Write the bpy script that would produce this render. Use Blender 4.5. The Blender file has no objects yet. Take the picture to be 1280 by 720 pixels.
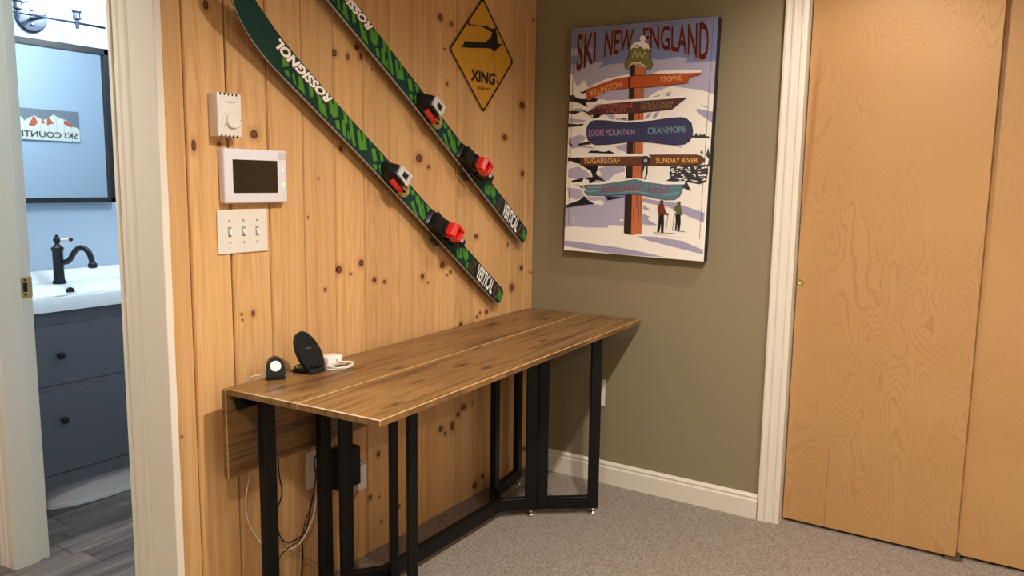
import bpy, bmesh, math, random
from mathutils import Vector, Matrix
from mathutils.geometry import tessellate_polygon

# ------------------------------------------------------------------ camera
S = bpy.context.scene
COL = S.collection
cam_data = bpy.data.cameras.new('camera')
cam_data.sensor_width = 36.0
cam_data.lens = 27.885
cam_data.clip_start = 0.02
cam = bpy.data.objects.new('camera', cam_data)
COL.objects.link(cam)
_r = Vector((0.54259409, -0.83989017, 0.01327269))
_u = Vector((0.10379142, 0.08271545, 0.99115362))
_f = Vector((0.83355803, 0.5364165, -0.13205431))
cam.matrix_world = Matrix(((_r.x, _u.x, -_f.x, 0.0), (_r.y, _u.y, -_f.y, 0.0), (_r.z, _u.z, -_f.z, 1.29), (0, 0, 0, 1)))
S.camera = cam

# ------------------------------------------------------------------ view and world
S.view_settings.view_transform = 'Standard'
S.view_settings.look = 'None'
S.view_settings.gamma = 1.0
S.view_settings.use_curve_mapping = False
S.view_settings.exposure = 0.37
W = bpy.data.worlds.new('world'); S.world = W; W.use_nodes = True
W.node_tree.nodes['Background'].inputs[0].default_value = (0.9, 0.8, 0.7, 1)
W.node_tree.nodes['Background'].inputs[1].default_value = 0.03

# ------------------------------------------------------------------ lights (ceiling cans and bathroom bulbs)
WARM = (1.0, 0.92, 0.83)
COOL = (0.84, 0.94, 1.0)
CEIL = 2.30
CANS = [(2.5, 0.42, 30, 'white recessed downlight nearest the poster wall'), (1.40, 0.36, 105, 'white recessed downlight in front of the skis'),
        (0.10, 0.30, 60, 'added white recessed downlight above the viewpoint'), (1.40, -1.35, 50, 'added white recessed downlight behind the viewpoint by the closet'),  # downlights from here on are unseen, added to fill the room and hall
        (0.10, -1.35, 40, 'added white recessed downlight behind the viewpoint, farthest from the closet'), (0.45, 2.6, 75, 'added white recessed downlight in the hall by the bathroom door')]
def spot(loc, power, angle=140, blend=0.7, radius=0.04, color=WARM):
    l = bpy.data.lights.new('can_light', 'SPOT'); l.energy = power; l.color = color
    l.spot_size = math.radians(angle); l.spot_blend = blend; l.shadow_soft_size = radius
    o = bpy.data.objects.new('can_light', l); o.location = loc; COL.objects.link(o); return o
def bulb(loc, power, color=COOL, radius=0.03):
    l = bpy.data.lights.new('bulb_light', 'POINT'); l.energy = power; l.color = color; l.shadow_soft_size = radius
    o = bpy.data.objects.new('bulb_light', l); o.location = loc; COL.objects.link(o); return o
for cx, cy, cp, _l in CANS: spot((cx, cy, CEIL - 0.03), cp, angle=150 if cx > 2 else 158, blend=0.65, color=(1.0, 0.94, 0.87) if cy > 2 else WARM)

# ------------------------------------------------------------------ node helpers
class NT:
    def __init__(s, name):
        s.m = bpy.data.materials.new(name); s.m.use_nodes = True
        s.t = s.m.node_tree; s.n = s.t.nodes; s.n.clear()
        s.out = s.n.new('ShaderNodeOutputMaterial'); s.b = s.n.new('ShaderNodeBsdfPrincipled')
        s.t.links.new(s.b.outputs[0], s.out.inputs[0])
    def link(s, a, b): s.t.links.new(a, b)
    def put(s, sock, v):
        if v is None: return
        if isinstance(v, bpy.types.NodeSocket): s.link(v, sock)
        elif isinstance(v, (tuple, list)) and len(v) == 3 and sock.type == 'RGBA': sock.default_value = (*v, 1)
        else: sock.default_value = v
    def math(s, op, a, b=None, c=None, clamp=False):
        n = s.n.new('ShaderNodeMath'); n.operation = op; n.use_clamp = clamp
        s.put(n.inputs[0], a); s.put(n.inputs[1], b)
        if c is not None: s.put(n.inputs[2], c)
        return n.outputs[0]
    def vm(s, op, a, b=None):
        n = s.n.new('ShaderNodeVectorMath'); n.operation = op; s.put(n.inputs[0], a)
        if b is not None: s.put(n.inputs[1], b)
        return n.outputs['Value'] if op == 'LENGTH' else n.outputs[0]
    def xyz(s, v):
        n = s.n.new('ShaderNodeSeparateXYZ'); s.put(n.inputs[0], v); return n.outputs
    def vec(s, x, y, z=0.0):
        n = s.n.new('ShaderNodeCombineXYZ'); s.put(n.inputs[0], x); s.put(n.inputs[1], y); s.put(n.inputs[2], z); return n.outputs[0]
    def obj(s): return s.n.new('ShaderNodeTexCoord').outputs['Object']
    def noise(s, v, scale=1.0, detail=2.0, rough=0.5, dist=0.0):
        n = s.n.new('ShaderNodeTexNoise'); s.put(n.inputs['Vector'], v); n.inputs['Scale'].default_value = scale
        n.inputs['Detail'].default_value = detail; n.inputs['Roughness'].default_value = rough; n.inputs['Distortion'].default_value = dist
        return n.outputs[0]
    def voro(s, v, scale=1.0):
        n = s.n.new('ShaderNodeTexVoronoi'); s.put(n.inputs['Vector'], v); n.inputs['Scale'].default_value = scale
        return n.outputs['Distance'], n.outputs['Color']
    def ramp(s, f, stops):
        n = s.n.new('ShaderNodeValToRGB'); s.put(n.inputs[0], f); e = n.color_ramp.elements
        while len(e) < len(stops): e.new(0.5)
        for i, (p, c) in enumerate(stops):
            e[i].position = p; e[i].color = (*c, 1) if len(c) == 3 else c
        return n.outputs[0]
    def step(s, f, a, b):
        n = s.n.new('ShaderNodeMapRange'); n.interpolation_type = 'SMOOTHSTEP'; s.put(n.inputs[0], f)
        n.inputs[1].default_value = a; n.inputs[2].default_value = b; return n.outputs[0]
    def mix(s, f, a, b, mode='MIX'):
        n = s.n.new('ShaderNodeMix'); n.data_type = 'RGBA'; n.blend_type = mode
        s.put(n.inputs[0], f); s.put(n.inputs[6], a); s.put(n.inputs[7], b); return n.outputs[2]
    def bump(s, h, strength=0.3, dist=0.001):
        n = s.n.new('ShaderNodeBump'); n.inputs['Strength'].default_value = strength; n.inputs['Distance'].default_value = dist
        s.link(h, n.inputs['Height']); s.link(n.outputs[0], s.b.inputs['Normal'])
    def done(s, col=None, rough=0.5, metal=0.0, coat=0.0, emit=None, estr=0.0, spec=None):
        s.put(s.b.inputs['Base Color'], col); s.put(s.b.inputs['Roughness'], rough); s.b.inputs['Metallic'].default_value = metal
        if coat: s.b.inputs['Coat Weight'].default_value = coat; s.b.inputs['Coat Roughness'].default_value = 0.25
        if spec is not None: s.b.inputs['Specular IOR Level'].default_value = spec
        if emit: s.b.inputs['Emission Color'].default_value = (*emit, 1); s.b.inputs['Emission Strength'].default_value = estr
        return s.m
def srgb(r, g, b):
    f = lambda c: (c / 255 / 12.92) if c <= 10 else ((c / 255 + 0.055) / 1.055) ** 2.4
    return (f(r), f(g), f(b))
_cache = {}
def paint(name, col, rough=0.5, metal=0.0, tex=0.04, bump=0.0, scale=60, coat=0.0, spec=None, emit=None, estr=0):
    """painted / plastic / metal surface with a faint procedural mottling"""
    if name in _cache: return _cache[name]
    t = NT(name); v = t.obj(); nz = t.noise(v, scale, 3, 0.6)
    c = t.mix(nz, tuple(x * (1 - tex) for x in col), tuple(min(1, x * (1 + tex)) for x in col))
    if bump: t.bump(nz, bump, 0.001)
    _cache[name] = t.done(c, rough, metal, coat, emit, estr, spec); return _cache[name]

def knot_field(t, a, l, knots, pull=0.75):
    """returns warped across coordinate and knot masks; knots = (across, along, r_across, r_along)"""
    p = t.vec(a, l); core = None; halo = None; warp = a
    for ka, kl, ra, rl in knots:
        d = t.vm('SUBTRACT', p, (ka, kl, 0)); q = t.vm('LENGTH', t.vm('MULTIPLY', d, (1 / ra, 1 / rl, 0)))
        q2 = t.vm('LENGTH', t.vm('MULTIPLY', d, (1 / ra, 0.45 / rl, 0)))
        w = t.math('DIVIDE', pull, t.math('MULTIPLY_ADD', t.math('MULTIPLY', q2, q2), 0.35, 1.0))
        dx = t.math('MULTIPLY', t.math('SUBTRACT', a, ka), w); warp = t.math('SUBTRACT', warp, dx)
        core = q if core is None else t.math('MINIMUM', core, q)
    return warp, core

def pine(name, knots, seed, tone=0.5, axis='xz'):
    rnd = random.Random(seed); t = NT(name); X = t.xyz(t.obj()); a, l = (X[0], X[2]) if axis == 'xz' else (X[1], X[0])
    off = seed * 3.17
    warp, core = knot_field(t, a, l, knots) if knots else (a, None)
    bend = t.noise(t.vec(t.math('MULTIPLY', a, 3.0), t.math('MULTIPLY', l, 0.9), off), 1.0, 2)
    u = t.math('MULTIPLY_ADD', bend, 0.035, warp)
    g1 = t.noise(t.vec(t.math('MULTIPLY', u, 55.0), t.math('MULTIPLY', l, 0.9), off), 1.0, 3, 0.6)
    g2 = t.noise(t.vec(t.math('MULTIPLY', u, 300.0), t.math('MULTIPLY', l, 3.5), off + 9), 1.0, 3, 0.6)
    # cathedral rings: distance to a slanted heart line
    c0 = rnd.uniform(-0.03, 0.03) + PLANK_MID[name]; z0 = rnd.uniform(-0.5, 2.5)
    r = t.math('SQRT', t.math('ADD', t.math('POWER', t.math('MULTIPLY', t.math('SUBTRACT', u, c0), 14.0), 2.0), t.math('POWER', t.math('MULTIPLY', t.math('SUBTRACT', l, z0), 0.55), 2.0)))
    ring = t.math('SINE', t.math('MULTIPLY_ADD', t.math('ADD', r, t.math('MULTIPLY', bend, 0.35)), 62.0, off))
    ring = t.math('MULTIPLY_ADD', ring, 0.5, 0.5)
    f = t.math('ADD', t.math('MULTIPLY', g1, 0.62), t.math('MULTIPLY', ring, 0.12)); f = t.math('ADD', f, t.math('MULTIPLY', g2, 0.16))
    k = 0.86 + 0.28 * tone
    L = tuple(c * k for c in srgb(220, 176, 122)); M = tuple(c * k for c in srgb(210, 163, 108)); D = tuple(c * k for c in srgb(190, 137, 83))
    col = t.ramp(f, [(0.22, D), (0.45, M), (0.62, L), (0.85, M)])
    if core is not None:
        col = t.mix(t.math('MULTIPLY', t.step(core, 3.2, 1.0), 0.45), col, srgb(160, 96, 50))
        rim = t.math('MULTIPLY', t.step(core, 1.25, 0.95), 0.95)
        nk = t.noise(t.vec(a, l, off), 260, 2)
        col = t.mix(rim, col, t.mix(t.step(core, 0.9, 0.45), srgb(52, 22, 12), t.mix(nk, srgb(78, 36, 20), srgb(140, 84, 48))))
    t.bump(f, 0.12, 0.0006)
    return t.done(col, 0.42, coat=0.08)
PLANK_MID = {}

def board_brown(name, knots, seed, shade=1.0, axis='yx'):
    t = NT(name); X = t.xyz(t.obj()); a, l = {'yx': (X[1], X[0]), 'zx': (X[2], X[0])}[axis]
    warp, core = knot_field(t, a, l, knots) if knots else (a, None)
    bend = t.noise(t.vec(t.math('MULTIPLY', a, 4.0), t.math('MULTIPLY', l, 1.2), seed), 1.0, 2)
    u = t.math('MULTIPLY_ADD', bend, 0.06, warp)
    g1 = t.noise(t.vec(t.math('MULTIPLY', u, 38.0), t.math('MULTIPLY', l, 1.6), seed), 1.0, 4, 0.65)
    g2 = t.noise(t.vec(t.math('MULTIPLY', u, 260.0), t.math('MULTIPLY', l, 7.0), seed + 4), 1.0, 3, 0.6)
    f = t.math('ADD', t.math('MULTIPLY', g1, 0.7), t.math('MULTIPLY', g2, 0.3))
    c = lambda r, g, b: tuple(x * shade for x in srgb(r, g, b))
    col = t.ramp(f, [(0.34, c(62, 38, 18)), (0.43, c(102, 71, 38)), (0.53, c(140, 103, 60)), (0.66, c(84, 58, 30))])
    if core is not None:
        col = t.mix(t.math('MULTIPLY', t.step(core, 2.6, 0.9), 0.7), col, c(84, 50, 24))
        col = t.mix(t.math('MULTIPLY', t.step(core, 1.1, 0.5), 0.75), col, c(58, 30, 14))
    t.bump(f, 0.15, 0.0005)
    return t.done(col, 0.38, coat=0.1)

def birch(name, seed, strength=1.0, crack=None):
    t = NT(name); X = t.xyz(t.obj())
    v = t.vec(t.math('MULTIPLY', X[1], 5.2), t.math('MULTIPLY', X[2], 1.15), seed)
    n1 = t.noise(v, 1.0, 2.0, 0.42, 0.55)
    n2 = t.noise(t.vec(t.math('MULTIPLY', X[1], 26), t.math('MULTIPLY', X[2], 20), seed), 1.0, 2, 0.5)
    h = t.math('MULTIPLY_ADD', n2, 0.016, n1)
    fr = t.math('PINGPONG', t.math('MULTIPLY', h, 60.0), 0.5)
    n4 = t.noise(t.vec(t.math('MULTIPLY', X[1], 2.6), t.math('MULTIPLY', X[2], 2.0), seed + 8), 1.0, 2, 0.5)
    line = t.math('MULTIPLY', t.math('MULTIPLY', t.step(fr, 0.24, 0.0), t.step(n4, 0.30, 0.62)), 0.46 * strength)
    st = t.noise(t.vec(t.math('MULTIPLY', X[1], 240), t.math('MULTIPLY', X[2], 5), seed + 2), 1.0, 2, 0.5)
    big = t.noise(t.vec(t.math('MULTIPLY', X[1], 2.2), t.math('MULTIPLY', X[2], 3.2), seed + 5), 1.0, 2, 0.5)
    col = t.mix(big, srgb(182, 138, 86), srgb(196, 152, 100))
    col = t.mix(t.math('MULTIPLY', st, 0.25), col, srgb(172, 124, 78))
    col = t.mix(line, col, srgb(160, 112, 66))
    if crack:
        cy, cz, w = crack
        m = t.math('MULTIPLY', t.step(t.math('ABSOLUTE', t.math('SUBTRACT', X[1], cy)), w, w * 0.4), t.step(X[2], cz, cz - 0.03))
        col = t.mix(t.math('MULTIPLY', m, 0.7), col, srgb(112, 66, 34))
        m2 = t.math('MULTIPLY', t.step(t.math('ABSOLUTE', t.math('MULTIPLY_ADD', X[2], 0.045, t.math('SUBTRACT', X[1], 0.745))), 0.016, 0.002), t.math('MULTIPLY', t.step(X[2], 1.05, 1.3), t.step(X[2], 1.85, 1.6)))
        col = t.mix(t.math('MULTIPLY', m2, 0.45), col, srgb(150, 84, 44))
    t.bump(st, 0.05, 0.0003)
    return t.done(col, 0.34, coat=0.3)

def carpet_mat():
    t = NT('carpet'); v = t.obj()
    d, c = t.voro(v, 230.0); X = t.xyz(c)
    n = t.noise(v, 3.5, 3, 0.6); n3 = t.noise(v, 120, 2, 0.5)
    col = t.mix(t.math('MULTIPLY_ADD', X[0], 0.75, 0.0), srgb(164, 155, 145), srgb(214, 206, 198))
    col = t.mix(t.step(d, 0.0, 0.9), col, srgb(132, 114, 98))
    col = t.mix(t.math('MULTIPLY', n, 0.22), col, srgb(160, 144, 128))
    t.bump(t.math('SUBTRACT', n3, d), 0.9, 0.004)
    return t.done(col, 0.95, spec=0.1)

def plank_grey(name, seed):
    t = NT(name); X = t.xyz(t.obj())
    g = t.noise(t.vec(t.math('MULTIPLY', X[1], 60), t.math('MULTIPLY', X[0], 3.0), seed), 1.0, 4, 0.65)
    g2 = t.noise(t.vec(t.math('MULTIPLY', X[1], 9), t.math('MULTIPLY', X[0], 3.0), seed + 3), 1.0, 2, 0.5)
    k = 0.75 + 0.5 * ((seed * 0.377) % 1)
    c = lambda r, gg, b: tuple(x * k for x in srgb(r, gg, b))
    col = t.ramp(t.math('ADD', t.math('MULTIPLY', g, 0.65), t.math('MULTIPLY', g2, 0.35)), [(0.3, c(62, 56, 54)), (0.5, c(98, 90, 86)), (0.7, c(140, 130, 126))])
    t.bump(g, 0.2, 0.0006)
    return t.done(col, 0.42)

# ------------------------------------------------------------------ mesh helpers
def me_obj(name, bm, mats, parent=None, smooth=False, local=None):
    me = bpy.data.meshes.new(name)
    bmesh.ops.recalc_face_normals(bm, faces=bm.faces)
    bm.to_mesh(me); bm.free()
    if not isinstance(mats, (list, tuple)): mats = [mats]
    for m in mats: me.materials.append(m)
    if smooth:
        for p in me.polygons: p.use_smooth = True
    o = bpy.data.objects.new(name, me); COL.objects.link(o)
    if parent is not None: o.parent = parent
    return o
def auto(o, ang=35):
    """smooth shading with sharp edges above an angle"""
    me = o.data; bm = bmesh.new(); bm.from_mesh(me)
    for f in bm.faces: f.smooth = True
    for e in bm.edges:
        if len(e.link_faces) == 2 and e.calc_face_angle(0) > math.radians(ang): e.smooth = False
    bm.to_mesh(me); bm.free(); return o
def NB(): return bmesh.new()
def box(bm, x0, x1, y0, y1, z0, z1, bev=0.0, seg=1, mi=0, M=None, edge_mi=None):
    v = bmesh.ops.create_cube(bm, size=1.0)['verts']
    T = Matrix.Translation(((x0 + x1) / 2, (y0 + y1) / 2, (z0 + z1) / 2)) @ Matrix.Diagonal((abs(x1 - x0), abs(y1 - y0), abs(z1 - z0), 1))
    if M is not None: T = M @ T
    bmesh.ops.transform(bm, matrix=T, verts=v)
    fs = set(f for q in v for f in q.link_faces)
    if bev:
        es = list(set(e for q in v for e in q.link_edges))
        r = bmesh.ops.bevel(bm, geom=es, offset=bev, segments=seg, affect='EDGES', profile=0.5)
        fs = set(r['faces']) | set(f for f in fs if f.is_valid)
    for f in fs: f.material_index = mi
    if bev and edge_mi is not None:
        for f in r['faces']: f.material_index = edge_mi
def cyl(bm, p0, p1, r0, r1=None, seg=20, mi=0, caps=True):
    p0 = Vector(p0); p1 = Vector(p1); d = p1 - p0; r1 = r0 if r1 is None else r1
    M = Matrix.Translation((p0 + p1) / 2) @ d.to_track_quat('Z', 'Y').to_matrix().to_4x4()
    v = bmesh.ops.create_cone(bm, cap_ends=caps, segments=seg, radius1=r0, radius2=r1, depth=d.length, matrix=M)['verts']
    for f in set(f for q in v for f in q.link_faces): f.material_index = mi
def lathe(bm, prof, center=(0, 0, 0), seg=28, mi=0, M=None):
    """prof: (radius, height) list, turned about z"""
    rings = []
    for r, z in prof:
        ring = []
        for i in range(seg):
            a = 2 * math.pi * i / seg; p = Vector((r * math.cos(a), r * math.sin(a), z))
            if M is not None: p = M @ p
            ring.append(bm.verts.new(p + Vector(center)))
        rings.append(ring)
    for A, B in zip(rings, rings[1:]):
        for i in range(seg):
            bm.faces.new((A[i], A[(i + 1) % seg], B[(i + 1) % seg], B[i])).material_index = mi
    for R, flip in ((rings[0], True), (rings[-1], False)):
        f = bm.faces.new(R[::-1] if flip else R); f.material_index = mi
def tube(bm, pts, r, seg=8, mi=0):
    P = [Vector(p) for p in pts]; Q = []
    for i in range(len(P) - 1):
        a = P[max(i - 1, 0)]; b = P[i]; c = P[i + 1]; d = P[min(i + 2, len(P) - 1)]
        for k in range(6):
            t = k / 6; Q.append(0.5 * ((2 * b) + (c - a) * t + (2 * a - 5 * b + 4 * c - d) * t * t + (3 * b - a - 3 * c + d) * t ** 3))
    Q.append(P[-1]); rings = []; up = Vector((0.13, 0.21, 0.97)).normalized()
    for i, q in enumerate(Q):
        t = (Q[min(i + 1, len(Q) - 1)] - Q[max(i - 1, 0)]).normalized()
        n = (up - t * up.dot(t))
        n = n.normalized() if n.length > 1e-4 else t.orthogonal().normalized()
        up = n; b = t.cross(n)
        rings.append([bm.verts.new(q + (n * math.cos(2 * math.pi * k / seg) + b * math.sin(2 * math.pi * k / seg)) * r) for k in range(seg)])
    for A, B in zip(rings, rings[1:]):
        for i in range(seg): bm.faces.new((A[i], A[(i + 1) % seg], B[(i + 1) % seg], B[i])).material_index = mi
    bm.faces.new(rings[0][::-1]).material_index = mi; bm.faces.new(rings[-1]).material_index = mi
def hull(bm, pts, mi=0, bev=0.0):
    b2 = bmesh.new()
    for p in pts: b2.verts.new(p)
    bmesh.ops.convex_hull(b2, input=b2.verts)
    bmesh.ops.dissolve_limit(b2, angle_limit=0.02, verts=b2.verts, edges=b2.edges)
    if bev: bmesh.ops.bevel(b2, geom=list(b2.edges), offset=bev, segments=2, affect='EDGES', profile=0.5)
    for f in b2.faces: f.material_index = mi
    me = bpy.data.meshes.new('tmp'); b2.to_mesh(me); b2.free(); n0 = len(bm.faces); bm.from_mesh(me); bpy.data.meshes.remove(me)
    bm.faces.ensure_lookup_table()
    for f in bm.faces[n0:]: f.material_index = mi
def prism(bm, pts, fn, d0, d1, mi=0):
    """closed 2D outline (any shape) swept from depth d0 to d1; fn(a, b, d) -> point"""
    tri = tessellate_polygon([[Vector((a, b, 0)) for a, b in pts]])
    A = [bm.verts.new(fn(a, b, d0)) for a, b in pts]; B = [bm.verts.new(fn(a, b, d1)) for a, b in pts]
    n = len(pts)
    for i in range(n): bm.faces.new((A[i], A[(i + 1) % n], B[(i + 1) % n], B[i])).material_index = mi
    for t in tri:
        for V in (A, B):
            try: bm.faces.new([V[i] for i in t]).material_index = mi
            except ValueError: pass
def flat(bm, pts, fn, d, mi=0):
    tri = tessellate_polygon([[Vector((a, b, 0)) for a, b in pts]])
    V = [bm.verts.new(fn(a, b, d)) for a, b in pts]
    for t in tri:
        try: bm.faces.new([V[i] for i in t]).material_index = mi
        except ValueError: pass
def extrude_profile(bm, prof, p0, p1, ax_a, ax_b, mi=0):
    """profile (a,b) carried along p0->p1"""
    p0 = Vector(p0); p1 = Vector(p1); ax_a = Vector(ax_a); ax_b = Vector(ax_b)
    A = [bm.verts.new(p0 + ax_a * a + ax_b * b) for a, b in prof]; B = [bm.verts.new(p1 + ax_a * a + ax_b * b) for a, b in prof]
    n = len(prof)
    for i in range(n): bm.faces.new((A[i], A[(i + 1) % n], B[(i + 1) % n], B[i])).material_index = mi
    bm.faces.new(A[::-1]).material_index = mi; bm.faces.new(B).material_index = mi
_tc = {}
def text_geo(s):
    """triangulated lettering, normalised to a 0..1 box"""
    key = s
    if key in _tc: return _tc[key]
    def raw(off):
        c = bpy.data.curves.new('txt', 'FONT'); c.body = s; c.resolution_u = 3; c.offset = off
        o = bpy.data.objects.new('txt', c); COL.objects.link(o); bpy.context.view_layer.update()
        me = bpy.data.meshes.new_from_object(o.evaluated_get(bpy.context.evaluated_depsgraph_get()))
        v = [(q.co.x, q.co.y) for q in me.vertices]; f = [tuple(p.vertices) for p in me.polygons]
        bpy.data.objects.remove(o); bpy.data.curves.remove(c); bpy.data.meshes.remove(me); return v, f
    v0, f = raw(0.0); v = v0
    x0 = min(p[0] for p in v0); x1 = max(p[0] for p in v0); y0 = min(p[1] for p in v0); y1 = max(p[1] for p in v0)
    _tc[key] = ([((a - x0) / (x1 - x0), (b - y0) / (y1 - y0)) for a, b in v], f, x1 - x0, y1 - y0); return _tc[key]
def along(poly, t):
    n = len(poly) - 1; t = t * n; i = min(max(int(math.floor(t)), 0), n - 1); t -= i
    return (poly[i][0] + (poly[i + 1][0] - poly[i][0]) * t, poly[i][1] + (poly[i + 1][1] - poly[i][1]) * t)
def xparam(poly, t):
    """position along a polyline by its horizontal fraction"""
    x0, x1 = poly[0][0], poly[-1][0]; x = x0 + (x1 - x0) * t
    for i in range(len(poly) - 1):
        a, b = poly[i], poly[i + 1]
        if i == len(poly) - 2 or (x - b[0]) * (x1 - x0) <= 0:
            k = (x - a[0]) / ((b[0] - a[0]) or 1); return (x, a[1] + (b[1] - a[1]) * k)
def text_on(bm, s, top, bot, fn, d, mi=0, bold=0.0, horiz=False):
    V, F, tw, th = text_geo(s); g = xparam if horiz else along; up = 1 if d >= 0 else -1
    offs = [(0, 0)] if not bold else [(math.cos(k * math.pi / 4) * bold, math.sin(k * math.pi / 4) * bold) for k in range(8)] + [(0, 0)]
    for n_, (ox_, oy_) in enumerate(offs):                # stroke weight from copies nudged around the letter
        vs = []
        for a, b in V:
            a += ox_ / tw; b += oy_ / th; p = g(top, a); q = g(bot, a)
            vs.append(bm.verts.new(fn(q[0] + (p[0] - q[0]) * b, q[1] + (p[1] - q[1]) * b, d + up * n_ * 0.000004)))
        for f in F:
            try: bm.faces.new([vs[i] for i in f]).material_index = mi
            except ValueError: pass
def empty(name, loc, label, cat, group=None, rz=0.0):
    o = bpy.data.objects.new(name, None); o.empty_display_size = 0.05; COL.objects.link(o)
    o.location = loc; o.rotation_euler = (0, 0, rz); o['label'] = label; o['category'] = cat
    if group: o['group'] = group
    return o
def tag(o, label, cat, group=None):
    o['label'] = label; o['category'] = cat
    if group: o['group'] = group
    return o
def struct(o): o['kind'] = 'structure'; return o
def adopt(root, objs):
    """parent world-built parts to an empty, keeping them in place"""
    bpy.context.view_layer.update(); inv = root.matrix_world.inverted()
    for o in objs:
        o.data.transform(inv)
        if o.parent is None: o.parent = root

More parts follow.
